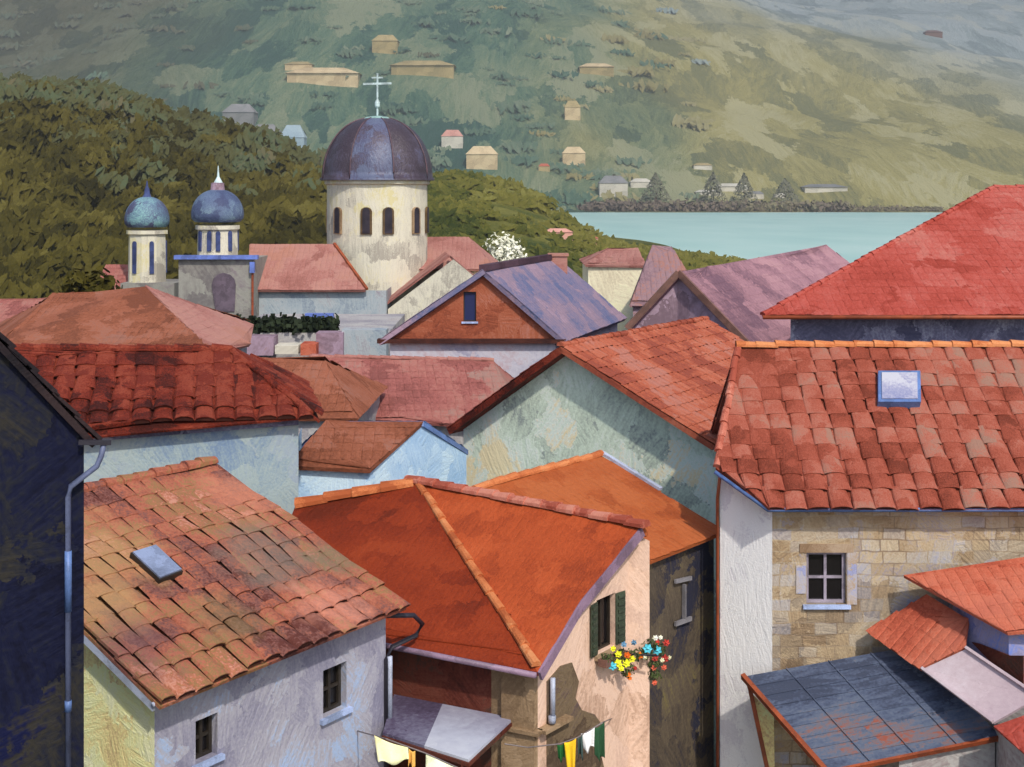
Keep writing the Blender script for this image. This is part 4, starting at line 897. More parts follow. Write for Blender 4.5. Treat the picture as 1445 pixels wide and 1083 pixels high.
    def belfry(px, y0, y1, ytop, wpx, dpx, Y, spire, slots, tilt, col):
        u = Y / F; x = (px - CX) * u; z0, z1 = P(0, y1, Y).z, P(0, y0, Y).z; r_ = wpx / 2 * u
        mb = MB(); mb.lathe(V(x, Y, z0 - .3), [(r_ * 1.02, 0), (r_, .3), (r_ * .96, z1 - z0 - .1), (r_ * 1.08, z1 - z0), (r_ * 1.08, z1 - z0 + .3)], 8 * 3, rfun=lambda a, z: 1 - .05 * abs(math.sin(4 * a)))
        bf = mb.build('belfry', M['wall_drum'], g)
        for a in slots:
            dv = V(math.cos(a), math.sin(a), 0); tn = V(-dv.y, dv.x, 0)
            hh = (z1 - z0) * .55; b0 = V(x, Y, z0 + (z1 - z0) * .22) + dv * (r_ * .9); w_ = .17
            q = [(-w_, 0), (w_, 0), (w_, hh)] + [(w_ * math.cos(t_), hh + w_ * math.sin(t_)) for t_ in (.8, 1.57, 2.34)] + [(-w_, hh)]
            mb = MB(); mb.prism([b0 + tn * s_ + V(0, 0, z_) for s_, z_ in q], dv * (r_ * .11)); mb.build('louvre', M['slot_blue'], bf)
        R_ = dpx / 2 * u; hd = (y0 - ytop) * u
        pf = [(R_ * .86, 0), (R_ * .98, .1 * hd), (R_, .22 * hd)] + [(R_ * math.cos(q) ** .9, hd * (.22 + .78 * math.sin(q))) for q in [k / 10 * 1.5 for k in range(1, 11)]]
        mb = MB(); mb.lathe(V(x, Y, z1 + .25), pf, 32, tfun=lambda a: .5 + .3 * math.sin(a * 2)); dm = mb.build('belfry_dome', M[col], g, smooth=True)
        zt = z1 + .25 + hd
        mb = MB()
        if spire:
            mb.lathe(V(x, Y, zt - .15), [(.55, 0), (.5, .55), (.52, .62), (.2, .68)], 12); mb.build('lantern', M['wall_mauve'], dm)
            mb = MB(); mb.lathe(V(x + .05, Y, zt + .5), [(.34, 0), (.24, .2), (.1, .45), (.03, 1.3)], 10); mb.build('spire', M['cross'], dm)
        else:
            mb.lathe(V(x, Y, zt - .1), [(.4, 0), (.26, .3), (.2, .7), (.1, .95), (.04, 1.4)], 10); mb.build('finial', M['slot_blue'], dm)
    belfry(307, 318, 364, 272, 58, 73, 97.5, True, [-2.35, -1.75, -1.32, -.7, .2, 1.2, 2.4], 0, 'dome_blue')
    belfry(207.5, 325, 402, 282, 54, 62, 105, False, [-2.0, -1.05, .2, 1.4, 2.6], 0, 'dome_blue2')
M['dome_rib'] = plain('dome_rib_copper', (92, 70, 78))
M['dome_blue2'] = brush('greening_blue_copper', [(70, 70, 98), (84, 92, 122), (98, 126, 150), (130, 176, 180)], s=.8, bump=.06, rough=.55, seed=4)
M['wall_taupe'] = brush('taupe_render', [(126, 114, 112), (150, 138, 132), (166, 156, 146), (146, 128, 130)], s=.3, bump=.06)
M['plum_shade'] = plain('plum_shutter', (92, 80, 92))
church()

# ================================================================== LAND, WATER, MOUNTAIN
def interp(x, tab):
    if x <= tab[0][0]: return tab[0][1]
    for (a, p), (b, q) in zip(tab, tab[1:]):
        if x <= b: return p + (q - p) * (x - a) / (b - a)
    return tab[-1][1]
def sstep(a, b, x):
    t = min(1, max(0, (x - a) / (b - a))); return t * t * (3 - 2 * t)
RIDGE = [(-400, 72), (-300, 70), (-240, 68), (-174, 62), (-114, 44), (-83, 31), (-37, 29), (-7, 30), (8, 25), (18, 16), (30, 7), (48, 1.5), (66, .6), (80, -.4), (96, -1.2), (150, -6), (400, -12)]
def fbm(x, y, o=4):
    v = 0; a = 1; f = 1
    for _ in range(o): v += a * mnoise.noise((x * f, y * f, 1.7)); a *= .5; f *= 2.0
    return v
def ground_z(x, y):
    zr = interp(x, RIDGE)
    zr += fbm(x / 60, y / 90) * 5 * sstep(20, -80, x)
    s = sstep(150, 550, y) if x < 40 else sstep(300, 550, y) * .9 + .1 * sstep(150, 550, y)
    z = 4 + (zr - 4) * s
    if y > 590: z = z + (-7 - z) * sstep(590, 1150, y)
    return z
def mountain_z(x, y):
    sh = 1560 + 22 * fbm(x / 300, 3.1)
    s = y - sh
    if s < 0: return max(-9, s * .12)
    slope = .47 - .20 * sstep(-300, 900, x)
    z = .035 * min(s, 70) + slope * max(0, s - 70) + fbm(x / 620, y / 620, 3) * 45 * sstep(40, 700, s)
    return max(.3, z)
def sheet(name, zf, rows, cols, mat, base):
    v = []; f = []
    for y in rows:
        for k in cols:
            x = k * (max(y, 0) + 70); v.append((x, y, zf(x, y)))
    n = len(cols)
    for i in range(len(rows) - 1):
        for j in range(n - 1): f.append((i * n + j, i * n + j + 1, (i + 1) * n + j + 1, (i + 1) * n + j))
    me = bpy.data.meshes.new(name); me.from_pydata(v, [], f); me.materials.append(mat)
    me.polygons.foreach_set('use_smooth', [True] * len(f)); me.update()
    o = bpy.data.objects.new(name, me); COL.objects.link(o); o['kind'] = 'structure'; return o
def groundmat():
    def ex(t, col, co, br, f):
        pos = t.n('ShaderNodeSeparateXYZ', i={0: t.n('ShaderNodeNewGeometry').outputs['Position']})
        town = t.n('ShaderNodeMapRange', i={0: pos.outputs[1], 1: 115.0, 2: 160.0}).outputs[0]
        side = t.n('ShaderNodeMapRange', i={0: pos.outputs[0], 1: -95.0, 2: -10.0}).outputs[0]
        f2 = t.math('MULTIPLY_ADD', f, 1.0, 0.0)
        light = t.ramp(f2, [(72, 84, 48), (104, 108, 58), (128, 124, 68), (150, 146, 84)])
        c = t.n('ShaderNodeMix', data_type='RGBA', i={0: side, 6: col, 7: light}).outputs[2]
        pav = t.ramp(f2, [(84, 78, 74), (110, 102, 94), (130, 122, 112)])
        return t.n('ShaderNodeMix', data_type='RGBA', i={0: town, 6: pav, 7: c}).outputs[2]
    return brush('hill_ground', [(44, 40, 22), (62, 58, 30), (80, 74, 40), (96, 88, 54), (76, 84, 52)], s=.07, bump=.8, extra=ex, rough=.9, spec=.05)
rows = list(np.arange(-60, 20, 10.0)) + list(np.geomspace(20, 1500, 130))
sheet('ground', ground_z, [float(y) for y in rows], [float(k) for k in np.linspace(-1.3, 1.3, 190)], groundmat(), 0)
def mtnmat():
    def ex(t, col, co, br, f):
        pos = t.n('ShaderNodeSeparateXYZ', i={0: t.n('ShaderNodeNewGeometry').outputs['Position']})
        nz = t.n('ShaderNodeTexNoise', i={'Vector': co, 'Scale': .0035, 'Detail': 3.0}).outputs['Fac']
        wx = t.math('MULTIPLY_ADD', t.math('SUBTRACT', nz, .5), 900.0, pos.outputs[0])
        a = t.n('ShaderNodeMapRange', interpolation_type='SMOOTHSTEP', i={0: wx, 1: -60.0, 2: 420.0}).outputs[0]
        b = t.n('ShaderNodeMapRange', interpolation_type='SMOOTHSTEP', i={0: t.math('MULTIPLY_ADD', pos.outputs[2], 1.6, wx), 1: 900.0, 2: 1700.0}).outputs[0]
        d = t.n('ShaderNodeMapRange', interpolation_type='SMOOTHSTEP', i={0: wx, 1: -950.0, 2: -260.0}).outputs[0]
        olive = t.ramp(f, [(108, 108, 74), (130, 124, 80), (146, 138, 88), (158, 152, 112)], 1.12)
        pale = t.ramp(f, [(118, 130, 132), (136, 148, 148), (150, 160, 162), (160, 164, 156)], 1.0)  # bluer and paler to the upper right: haze put into the scrub colour
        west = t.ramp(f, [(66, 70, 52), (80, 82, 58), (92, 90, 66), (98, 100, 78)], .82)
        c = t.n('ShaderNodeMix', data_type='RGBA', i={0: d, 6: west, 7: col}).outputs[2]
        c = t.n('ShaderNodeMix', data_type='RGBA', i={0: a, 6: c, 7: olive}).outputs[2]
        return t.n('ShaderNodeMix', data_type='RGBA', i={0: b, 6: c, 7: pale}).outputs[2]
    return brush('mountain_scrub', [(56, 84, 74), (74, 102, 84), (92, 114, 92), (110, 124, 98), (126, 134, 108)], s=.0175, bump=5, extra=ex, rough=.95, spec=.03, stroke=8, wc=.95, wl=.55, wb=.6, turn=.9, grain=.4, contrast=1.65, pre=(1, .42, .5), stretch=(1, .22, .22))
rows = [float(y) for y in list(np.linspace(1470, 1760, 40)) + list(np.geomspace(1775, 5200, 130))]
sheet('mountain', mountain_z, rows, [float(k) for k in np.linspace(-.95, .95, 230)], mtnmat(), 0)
def water():
    t = NT('bay_water')
    co = t.n('ShaderNodeTexCoord').outputs['Object']
    nz = t.n('ShaderNodeTexNoise', i={'Vector': t.vmath('MULTIPLY', co, (.02, .008, 1)), 'Scale': 1.0, 'Detail': 3.0}).outputs['Fac']
    rp = t.n('ShaderNodeTexNoise', i={'Vector': t.vmath('MULTIPLY', co, (.25, .12, 1)), 'Scale': 1.0, 'Detail': 4.0}).outputs['Fac']
    col = t.ramp(nz, [(142, 184, 180), (168, 202, 195), (194, 216, 210)], 1.0)
    b = t.n('ShaderNodeBsdfPrincipled', i={'Base Color': col, 'Roughness': .45, 'Specular IOR Level': .25, 'Normal': t.n('ShaderNodeBump', i={'Height': rp, 'Distance': .5, 'Strength': .3}).outputs[0]})
    t.n('ShaderNodeOutputMaterial', i={0: b.outputs[0]})
    mb = MB(); mb.poly([V(-3000, 260, 0), V(3000, 260, 0), V(3000, 1900, 0), V(-3000, 1900, 0)])
    o = mb.build('water', t.m); o['kind'] = 'structure'
water()
def land_hit(px, py, zf, y0, y1, st=2.0):
    y = y0
    while y < y1:
        p = P(px, py, y)
        if p.z <= zf(p.x, p.y): return p
        y += st
    return P(px, py, y1)

# ------------------------------------------------------------------ leaves: one mesh of many small faces
class Leaves:
    def __init__(s): s.v = []; s.t = []
    def add(s, cen, nrm, tan, w, h, t):             # rounded six-sided sprays, slightly bent
        b = np.cross(nrm, tan); q = []
        jit = .8 + .4 * rg.random((len(cen), 6))
        for k in range(6):
            a = math.pi * (k + .5) / 3
            q.append(cen + tan * (math.cos(a) * w * jit[:, k])[:, None] + b * (math.sin(a) * h * jit[:, k])[:, None] - nrm * (abs(math.sin(a)) * w * .18)[:, None])
        s.v.append(np.stack(q, 1)); s.t.append(t)
    def build(s, name, mat, parent=None, loc=(0, 0, 0)):
        v = np.concatenate(s.v).reshape(-1, 3); t = np.concatenate(s.t); n = len(t)
        base = np.array(loc if parent is None else parent.location)
        me = bpy.data.meshes.new(name); me.from_pydata((v - base).tolist(), [], np.arange(n * 6).reshape(n, 6).tolist())
        me.materials.append(mat); a = me.attributes.new('tint', 'FLOAT', 'FACE'); a.data.foreach_set('value', np.clip(t, 0, 1)); me.update()
        o = bpy.data.objects.new(name, me); COL.objects.link(o)
        if parent is not None: o.parent = parent
        else: o.location = loc
        return o
rg = np.random.default_rng(4)
def crown(L, c, rx, rz, n, size, tone, spread=.18, droop=.5, cone=False, face=0.0):
    """leaf sprays through a lumpy volume, most of them near its outside"""
    d = rg.normal(size=(n, 3)); d /= np.linalg.norm(d, axis=1)[:, None]
    lob = 1 + .28 * np.sin(d[:, 0] * 4.1 + c[0]) * np.cos(d[:, 2] * 3.7 + c[1]) + .18 * np.sin(d[:, 1] * 7 + c[2])
    rr = (.45 + .55 * rg.random(n) ** .5) * lob
    p = d * rr[:, None]
    if cone:
        hz = rg.random(n); r_ = (1 - hz) ** .9 * (.55 + .45 * rg.random(n) ** .5); a = rg.random(n) * 2 * np.pi
        p = np.stack([np.cos(a) * r_, np.sin(a) * r_, hz * 2 - 1], 1); d = np.stack([np.cos(a), np.sin(a), .5 + 0 * a], 1)
    cen = np.array(c) + p * np.array([rx, rx, rz])
    nr = d * (1 - face * .6) + rg.normal(size=(n, 3)) * (.5 - .3 * face) + np.array([0, -.25 - face * .9, .25 + face * .7]); nr /= np.linalg.norm(nr, axis=1)[:, None]
    dn = np.array([0, 0, -1.0]) * droop + rg.normal(size=(n, 3)) * .5
    tn = np.cross(nr, dn); tn /= np.linalg.norm(tn, axis=1)[:, None] + 1e-9
    k = size * (.6 + .8 * rg.random(n))
    L.add(cen, nr, tn, k * (.6 - .14 * min(1, face)), k * (1.2 + .35 * min(1, face)), tone + rg.normal(size=n) * spread)
def dab(name, cols, s_, g, **kw): return brush(name, cols, s=s_, bump=.35 / s_ * .12, tint=1.15, wc=.12, wl=.3, wb=.35, wg=.12, stroke=8, grain=g, rough=.9, spec=.05, contrast=1.5, turn=.8, **kw)
M['wood_leaf'] = dab('dark_olive_leaf', [(48, 44, 24), (66, 60, 30), (84, 76, 38), (100, 90, 48), (118, 108, 66)], .25, 2.0)
M['wood_leaf_grey'] = dab('grey_olive_leaf', [(66, 62, 40), (80, 78, 52), (92, 92, 66), (84, 96, 78), (108, 100, 80)], .25, 2.0)
M['wood_leaf_green'] = dab('olive_green_leaf', [(62, 72, 40), (92, 96, 50), (120, 116, 60), (138, 130, 70), (156, 150, 92)], .25, 2.0)
M['far_leaf'] = dab('teal_far_leaf', [(58, 88, 84), (76, 102, 90), (94, 116, 100), (116, 128, 110), (140, 150, 130)], .03, .35)
M['far_leaf_olive'] = dab('olive_far_leaf', [(112, 108, 82), (128, 122, 88), (142, 136, 100), (152, 148, 120), (164, 150, 108)], .03, .35)
M['far_leaf_pale'] = dab('pale_far_leaf', [(112, 124, 130), (130, 140, 142), (146, 152, 152), (156, 158, 150), (160, 162, 158)], .03, .35)  # haze tint put into the leaf colour
M['far_leaf_west'] = dab('west_far_leaf', [(84, 84, 70), (98, 98, 84), (108, 108, 92), (96, 110, 98), (124, 116, 100)], .03, .35)
M['shore_leaf'] = dab('shore_leaf', [(92, 82, 78), (108, 96, 90), (110, 104, 86), (120, 114, 92)], .06, .5)
# wood on the left hill
L = Leaves(); L2 = Leaves(); L3 = Leaves()
for i in range(1300):
    y = rg.uniform(175, 590); k = rg.uniform(-.52, .02); x = k * y
    if x > -6 - .02 * y: continue
    z = ground_z(x, y); sc = .75 + y / 700
    r_ = rg.uniform(2.4, 4.6) * sc
    tone = .45 + .5 * fbm(x / 28, y / 40, 3) + rg.normal() * .1
    if x > -.135 * y: crown(L2, (x, y, z + r_ * .3), r_, r_ * .4, 90, r_ * .29, tone * .6 + .15, face=1.0, spread=.07, droop=.3)
    elif rg.random() < .95 * sstep(.35, .9, (y - 175) / 415) - .05: crown(L3, (x, y, z + r_ * .6), r_, r_ * .8, 100, r_ * .29, .5 + .4 * fbm(x / 30, y / 45, 3) + rg.normal() * .1, face=1.0, spread=.08, droop=1.5)
    else: crown(L, (x, y, z + r_ * .6), r_, r_ * .8, 115, r_ * .29, tone, face=1.0, spread=.08, droop=1.5)
o = L.build('hill_wood', M['wood_leaf'], loc=(-90, 380, 30)); tag(o, 'dark olive wood covering the hill on the left behind the church', 'wood', kind='stuff')
o = L3.build('hill_wood', M['wood_leaf_grey'], loc=(-120, 480, 50)); tag(o, 'greyer olive wood along the crest of the left hill', 'wood', kind='stuff')
o = L2.build('hill_scrub', M['wood_leaf_green'], loc=(-20, 400, 20)); tag(o, 'green scrub on the slope between the main dome and the bay', 'scrub', kind='stuff')
# scrub on the headland slope
L = Leaves()
for i in range(420):
    y = rg.uniform(170, 560); x = rg.uniform(-20, 78)
    z = ground_z(x, y)
    if z < 1.0: continue
    r_ = rg.uniform(1.4, 2.8) * (.6 + y / 800); lowland = sstep(420, 250, y)
    crown(L, (x, y, z + r_ * .2), r_ * 1.7, r_ * .45, 30, r_ * .5, .66 - .5 * lowland + rg.normal() * .08, droop=.2, face=.8, spread=.08)
o = L.build('headland_scrub', M['wood_leaf_green'], loc=(30, 380, 10)); tag(o, 'olive and dark green scrub on the low headland before the bay', 'scrub', kind='stuff')
# woods on the mountain: broad clumps lying along the slope
LM = {'far_leaf': Leaves(), 'far_leaf_olive': Leaves(), 'far_leaf_pale': Leaves(), 'far_leaf_west': Leaves()}
for i in range(300):
    px = rg.uniform(-80, 1000); y = 1625 + 1700 * rg.random() ** 1.3; x = (px - CX) / F * y
    z = mountain_z(x, y)
    w = x + rg.normal() * 140 + 260 * fbm(x / 300, y / 300, 2)
    if px > 900 and rg.random() < .6: continue
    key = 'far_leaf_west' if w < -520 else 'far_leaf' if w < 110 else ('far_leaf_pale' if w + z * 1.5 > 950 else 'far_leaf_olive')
    r_ = rg.uniform(9, 24)
    crown(LM[key], (x, y, z - r_ * .1), r_ * 1.5, r_ * .16, 40, r_ * .3, .52 + .3 * fbm(x / 130, y / 130, 3) + rg.normal() * .06, face=1.15, spread=.04, droop=1.2)
for k_, lab in (('far_leaf', 'teal-green woods on the middle of the far mountainside'), ('far_leaf_olive', 'pale olive woods on the right of the far mountainside'),
                ('far_leaf_pale', 'bluish woods fading into haze at the upper right of the mountain'), ('far_leaf_west', 'grey-brown woods at the upper left of the far mountainside')):
    o = LM[k_].build('mountain_wood', M[k_], loc=(0, 2100, 150)); tag(o, lab, 'wood', kind='stuff')
# hedge band along the far shore
L = Leaves()
for i in range(520):
    px = rg.uniform(826, 1330); y = rg.uniform(1572, 1615); x = (px - CX) / F * y; z = max(.5, mountain_z(x, y))
    r_ = rg.uniform(4, 7.5) * (1.25 if px < 1200 else .6)
    crown(L, (x, y, z + r_ * .5), r_ * 1.2, r_ * .9, 26, r_ * .32, .2 + .35 * sstep(950, 1100, px) + rg.normal() * .1)
o = L.build('shore_trees', M['shore_leaf'], loc=(150, 1590, 5)); tag(o, 'dull plum and olive belt of trees along the far waterline', 'tree belt', kind='stuff')

# ------------------------------------------------------------------ single trees
def tree(name, label, base, h, rx, rz, mat, n=420, size=.3, tone=.5, lobes=4, cat='tree', group=None, cone=False, trunk_h=.5):
    g = thing(name, base, label, cat, group)
    mb = MB(); top = base + V(0, 0, h * trunk_h)
    mb.tube([base - V(0, 0, .6), base + V(.03 * h, 0, h * .25), top], [.05 * h * .5, .035 * h * .5, .02 * h * .5], 7)
    r = random.Random(len(name) + int(h * 10))
    cs = []
    for i in range(lobes):
        a = i * 2.4 + r.random(); q = V(math.cos(a) * rx * .5, math.sin(a) * rx * .5, h * trunk_h + rz * (.55 + .5 * (i % 2)))
        cs.append(base + q)
        if not cone: mb.tube([top - V(0, 0, .1 * h), base + q], [.016 * h * .5, .006 * h], 5)
    mb.build('trunk', M['trunk'], g)
    Lf = Leaves()
    if cone: crown(Lf, base + V(0, 0, h * .54), rx, h * .5, n, size, tone, cone=True)
    else:
        for c in cs: crown(Lf, c, rx * .62, rz * .6, n // lobes, size, tone + r.uniform(-.12, .12))
    Lf.build('crown', mat, g); return g
M['blossom'] = leafmat('white_blossom', [(150, 160, 128), (206, 208, 184), (226, 226, 208), (236, 236, 224)])
M['dark_green_leaf'] = leafmat('dark_green_leaf', [(38, 48, 28), (56, 68, 38), (76, 86, 48), (92, 98, 56)])
M['grey_conifer'] = leafmat('grey_conifer', [(94, 96, 78), (108, 108, 88), (118, 116, 96), (130, 128, 110)])
b = P(716, 372, 118); tree('blossom_tree', 'white blossoming tree between the church roof and the violet roof', V(b.x, b.y, 14.5), 8.0, 1.9, 1.9, M['blossom'], n=900, size=.14, tone=.62, lobes=5, trunk_h=.55)
b = P(125, 440, 72); tree('dark_tree', 'dark olive tree overhanging the pink roof at the left edge', V(b.x, b.y, 13.0), 8.2, 1.7, 1.7, M['wood_leaf'], n=500, size=.24, tone=.42, trunk_h=.7)
for i, (px, yb, yt, hw, lab) in enumerate([(925, 282, 241, 26, 'leftmost grey-green conical tree on the far shore'), (1006, 280, 236, 25, 'second grey-green conical tree from the left on the far shore'),
                                           (1050, 280, 236, 24, 'third grey-green conical tree from the left on the far shore'), (1108, 280, 240, 28, 'rightmost grey-green conical tree on the far shore')]):
    y = 1640; b = P(px, yb, y); b.z = mountain_z(b.x, b.y)
    h = (yb - yt) / F * y; tree('conical_tree', lab, b, h, hw / F * y, h * .5, M['grey_conifer'], n=520, size=1.6, tone=.4 + .05 * i, cone=True, group='conical trees on the far shore')

# ------------------------------------------------------------------ houses on the mountain and the far shore
def far_house(px, pb, wpx, hpx, label, wallc, roofc, zf=mountain_z, y0=1560, y1=4000, rise=.35, name='far_house', group='houses on the far slopes', turn=0.0):
    p = land_hit(px, pb, zf, y0, y1); u = p.y / F
    w, h = wpx * u, hpx * u; dp = min(w * .7, 40); hr = h * rise; hw = h - hr
    g = thing(name, p, label, 'house', group); g.rotation_euler = (0, 0, 0)
    rot = Matrix.Rotation(turn, 3, 'Z')
    def q(x, y, z): v = rot @ V(x, y, 0); return p + V(v.x, v.y, z)
    lo = [q(-w / 2, 0, 0), q(w / 2, 0, 0), q(w / 2, dp, 0), q(-w / 2, dp, 0)]
    mb = MB(); walls(mb, [tup(v, p.z + hw) for v in lo], p.z - h * .8 - 4); mb.build('wall', M[wallc], g)
    o_ = w * .03
    a, b_, c_, d_ = q(-w / 2 - o_, -o_, hw - .1), q(w / 2 + o_, -o_, hw - .1), q(w / 2 + o_, dp + o_, hw - .1), q(-w / 2 - o_, dp + o_, hw - .1)
    r0, r1 = q(-w * .28, dp / 2, h), q(w * .28, dp / 2, h)
    mb = MB(); mb.poly([a, b_, r1, r0]); mb.poly([c_, d_, r0, r1]); mb.poly([b_, c_, r1]); mb.poly([d_, a, r0]); mb.poly([d_, c_, b_, a]); mb.build('roof', M[roofc], g)
    return g
for a in [(455, 121, 100, 27, 'long beige house high on the mountain, just left of the cross on the dome', 'far_beige', 'far_beige'),
          (421, 100, 38, 14, 'small beige house above the left end of the long beige one', 'far_beige', 'far_tan'),
          (596, 108, 88, 24, 'long tan house high on the mountain, right of the cross on the dome', 'far_tan', 'far_tan'),
          (543, 76, 36, 28, 'tan house at the top of the slope directly above the cross', 'far_tan', 'far_tan'),
          (638, 210, 30, 27, 'white house with a pink roof right of the main dome', 'far_white', 'far_pink'),
          (680, 240, 44, 34, 'cream house just above the green ridge, right of the main dome', 'far_beige', 'far_beige'),
          (808, 170, 22, 28, 'tall narrow cream house alone on the slope right of centre', 'far_beige', 'far_tan'),
          (842, 106, 48, 18, 'wide tan house high on the slope right of centre', 'far_tan', 'far_beige'),
          (810, 234, 32, 27, 'peach house above the left end of the bay', 'far_beige', 'far_beige'),
          (768, 242, 16, 11, 'tiny rust-roofed house at the end of the green ridge', 'far_tan', 'roof_salmon'),
          (866, 278, 40, 30, 'largest white house on the far shore, at its left end', 'far_white', 'far_grey'),
          (905, 266, 30, 14, 'low white house right behind the largest white one', 'far_white', 'far_white'),
          (1000, 277, 36, 9, 'long low white house under the second conical tree', 'far_white', 'far_white'),
          (1034, 271, 44, 12, 'white house between the second and third conical trees', 'far_white', 'far_white'),
          (1068, 281, 20, 11, 'small white house at the foot of the third conical tree', 'far_white', 'far_grey'),
          (1101, 280, 15, 7, 'tiny white house at the foot of the last conical tree', 'far_white', 'far_white'),
          (1166, 272, 60, 12, 'long pale house right of the last conical tree', 'far_white', 'far_grey'),
          (992, 240, 26, 10, 'pale house on the slope above the second conical tree', 'far_white', 'far_tan'),
          (336, 182, 44, 36, 'grey lilac house half hidden at the top of the dark hill', 'far_grey', 'far_grey'),
          (412, 228, 34, 52, 'tall pale blue house left of the main dome', 'far_blue', 'far_blue'),
          (372, 205, 40, 30, 'grey house left of the pale blue one at the edge of the hill', 'far_grey', 'far_grey'),
          (1318, 52, 24, 10, 'small brown hut shape added for a smudge at the upper right of the mountain', 'verge_brown', 'verge_brown')]:  # the brown hut is added, shaped for a mere smudge
    far_house(*a)
for a in [(788, 336, 40, 13, 'pink-roofed house low on the green headland', 'far_pink', 'far_pink'), (826, 341, 36, 8, 'salmon cottage on the headland near the shore', 'far_pink', 'roof_salmon')]:
    far_house(*a, zf=ground_z, y0=170, y1=700, group='cottages on the headland', name='cottage')

# ================================================================== SMALL THINGS
def cloth(label, cat, pts4, mat, seed=1, group='washing on the lines', name='hanging_cloth'):
    """a pinned sheet of cloth: top corners, bottom corners; folds and real thickness"""
    tl, tr, br, bl = [Vector(p) for p in pts4]; nx, nz = 14, 10; r = random.Random(seed); ph = r.uniform(0, 6)
    n = (tr - tl).cross(bl - tl).normalized(); mb = MB(); G_ = []
    for side in (0, 1):
        for j in range(nz + 1):
            for i in range(nx + 1):
                a, b = i / nx, j / nz
                p = (tl * (1 - a) + tr * a) * (1 - b) + (bl * (1 - a) + br * a) * b
                p = p + n * (math.sin(a * 9 + ph) * .035 * (b + .15) + math.sin(a * 4 - ph) * .03 * b + side * .008) + V(0, 0, -.03 * math.sin(math.pi * a) * (1 - b))
                if j == nz: p = p + V(0, 0, .05 * math.sin(a * 7 + ph))
                mb.v.append(tuple(p))
    k = (nx + 1) * (nz + 1); q = lambda i, j, s_: s_ * k + j * (nx + 1) + i
    for j in range(nz):
        for i in range(nx):
            mb.f.append((q(i, j, 0), q(i + 1, j, 0), q(i + 1, j + 1, 0), q(i, j + 1, 0))); mb.f.append((q(i, j + 1, 1), q(i + 1, j + 1, 1), q(i + 1, j, 1), q(i, j, 1)))
    for i in range(nx): mb.f.append((q(i, 0, 1), q(i + 1, 0, 1), q(i + 1, 0, 0), q(i, 0, 0))); mb.f.append((q(i, nz, 0), q(i + 1, nz, 0), q(i + 1, nz, 1), q(i, nz, 1)))
    for j in range(nz): mb.f.append((q(0, j, 0), q(0, j + 1, 0), q(0, j + 1, 1), q(0, j, 1))); mb.f.append((q(nx, j, 1), q(nx, j + 1, 1), q(nx, j + 1, 0), q(nx, j, 0)))
    mb.m = [0] * len(mb.f); mb.t = [.5] * len(mb.f)
    return tag(mb.build(name, mat, loc=(tl + tr) / 2, smooth=True), label, cat, group)
def fab(n, c, g=1.2): M[n] = brush(n, [[x * .84 for x in c], c, [min(250, x * 1.08) for x in c]], s=4, bump=.01, rough=.9, spec=.05, gain=g)
fab('cloth_cream', (244, 224, 170)); fab('cloth_lime', (222, 234, 190)); fab('cloth_gold', (222, 172, 40)); fab('cloth_green', (34, 84, 44)); fab('cloth_teal', (58, 74, 72)); fab('cloth_white', (228, 234, 226)); fab('cloth_bottle', (42, 72, 50)); fab('cloth_ochre', (206, 160, 84))
Y1, Y2 = 22.4, 22.9
la, lb = BH['c0'] + BH['d'] * 2.2 - BH['up'] * .02, None
def line(label, pts, nm='clothesline'):
    mb = MB(); mb.tube(pts, .012, 6); return tag(mb.build(nm, M['pipe_dark_line'], loc=pts[0]), label, 'clothesline')
M['pipe_dark_line'] = plain('cord', (110, 100, 100))
s_, z_ = WP(505, 1032, BH['c0'], BH['c1']); A = V(BH['c0'].x, BH['c0'].y, 0) + BH['d'] * s_ + V(0, 0, z_)
line('thin cord running from the lavender wall down past the cream and lime cloths', [A, P(545, 1043, 22.6), P(600, 1063, 22.6), P(660, 1090, 22.6), P(735, 1130, 23.4)])
cloth('large cream cloth on the left cord beside the lavender wall', 'cloth', [P(528, 1038, 22.6), P(576, 1055, 22.6), P(577, 1074, 22.5), P(534, 1079, 22.5)], M['cloth_cream'], 1)
cloth('small ochre cloth between the cream and the lime ones', 'cloth', [P(577, 1057, 22.6), P(586, 1060, 22.6), P(586, 1082, 22.6), P(576, 1082, 22.6)], M['cloth_ochre'], 2)
cloth('pale lime cloth on the left cord, at the bottom of the picture', 'cloth', [P(601, 1063, 22.6), P(652, 1085, 22.6), P(654, 1120, 22.5), P(600, 1118, 22.5)], M['cloth_lime'], 3)
c, r, pw = OH['c'], OH['r'], OH['pw']
B = pw(862, 1014, .02)
line('thin cord with the gold and white cloths along the foot of the peach wall', [P(712, 1050, 23.5), P(745, 1055, 23.5), P(790, 1050, 23.5), P(815, 1041, 23.6), P(850, 1020, 23.9), B])
cloth('small green cloth on the right cord, left of the gold one', 'cloth', [P(786, 1051, 23.5), P(798, 1048, 23.5), P(797, 1072, 23.5), P(788, 1073, 23.5)], M['cloth_green'], 4)
cloth('long narrow gold cloth on the right cord', 'cloth', [P(796, 1048, 23.48), P(813, 1042, 23.48), P(811, 1095, 23.48), P(801, 1095, 23.48)], M['cloth_gold'], 5)
cloth('slim grey-green cloth between the gold and the white ones', 'cloth', [P(815, 1041, 23.6), P(822, 1037, 23.6), P(823, 1070, 23.6), P(816, 1066, 23.6)], M['cloth_teal'], 6)
cloth('white cloth on the right cord', 'cloth', [P(820, 1036, 23.66), P(839, 1027, 23.7), P(838, 1056, 23.66), P(824, 1060, 23.66)], M['cloth_white'], 7)
cloth('bottle green cloth at the right end of the cord', 'cloth', [P(838, 1028, 23.78), P(853, 1019, 23.9), P(853, 1073, 23.85), P(840, 1070, 23.8)], M['cloth_bottle'], 8)
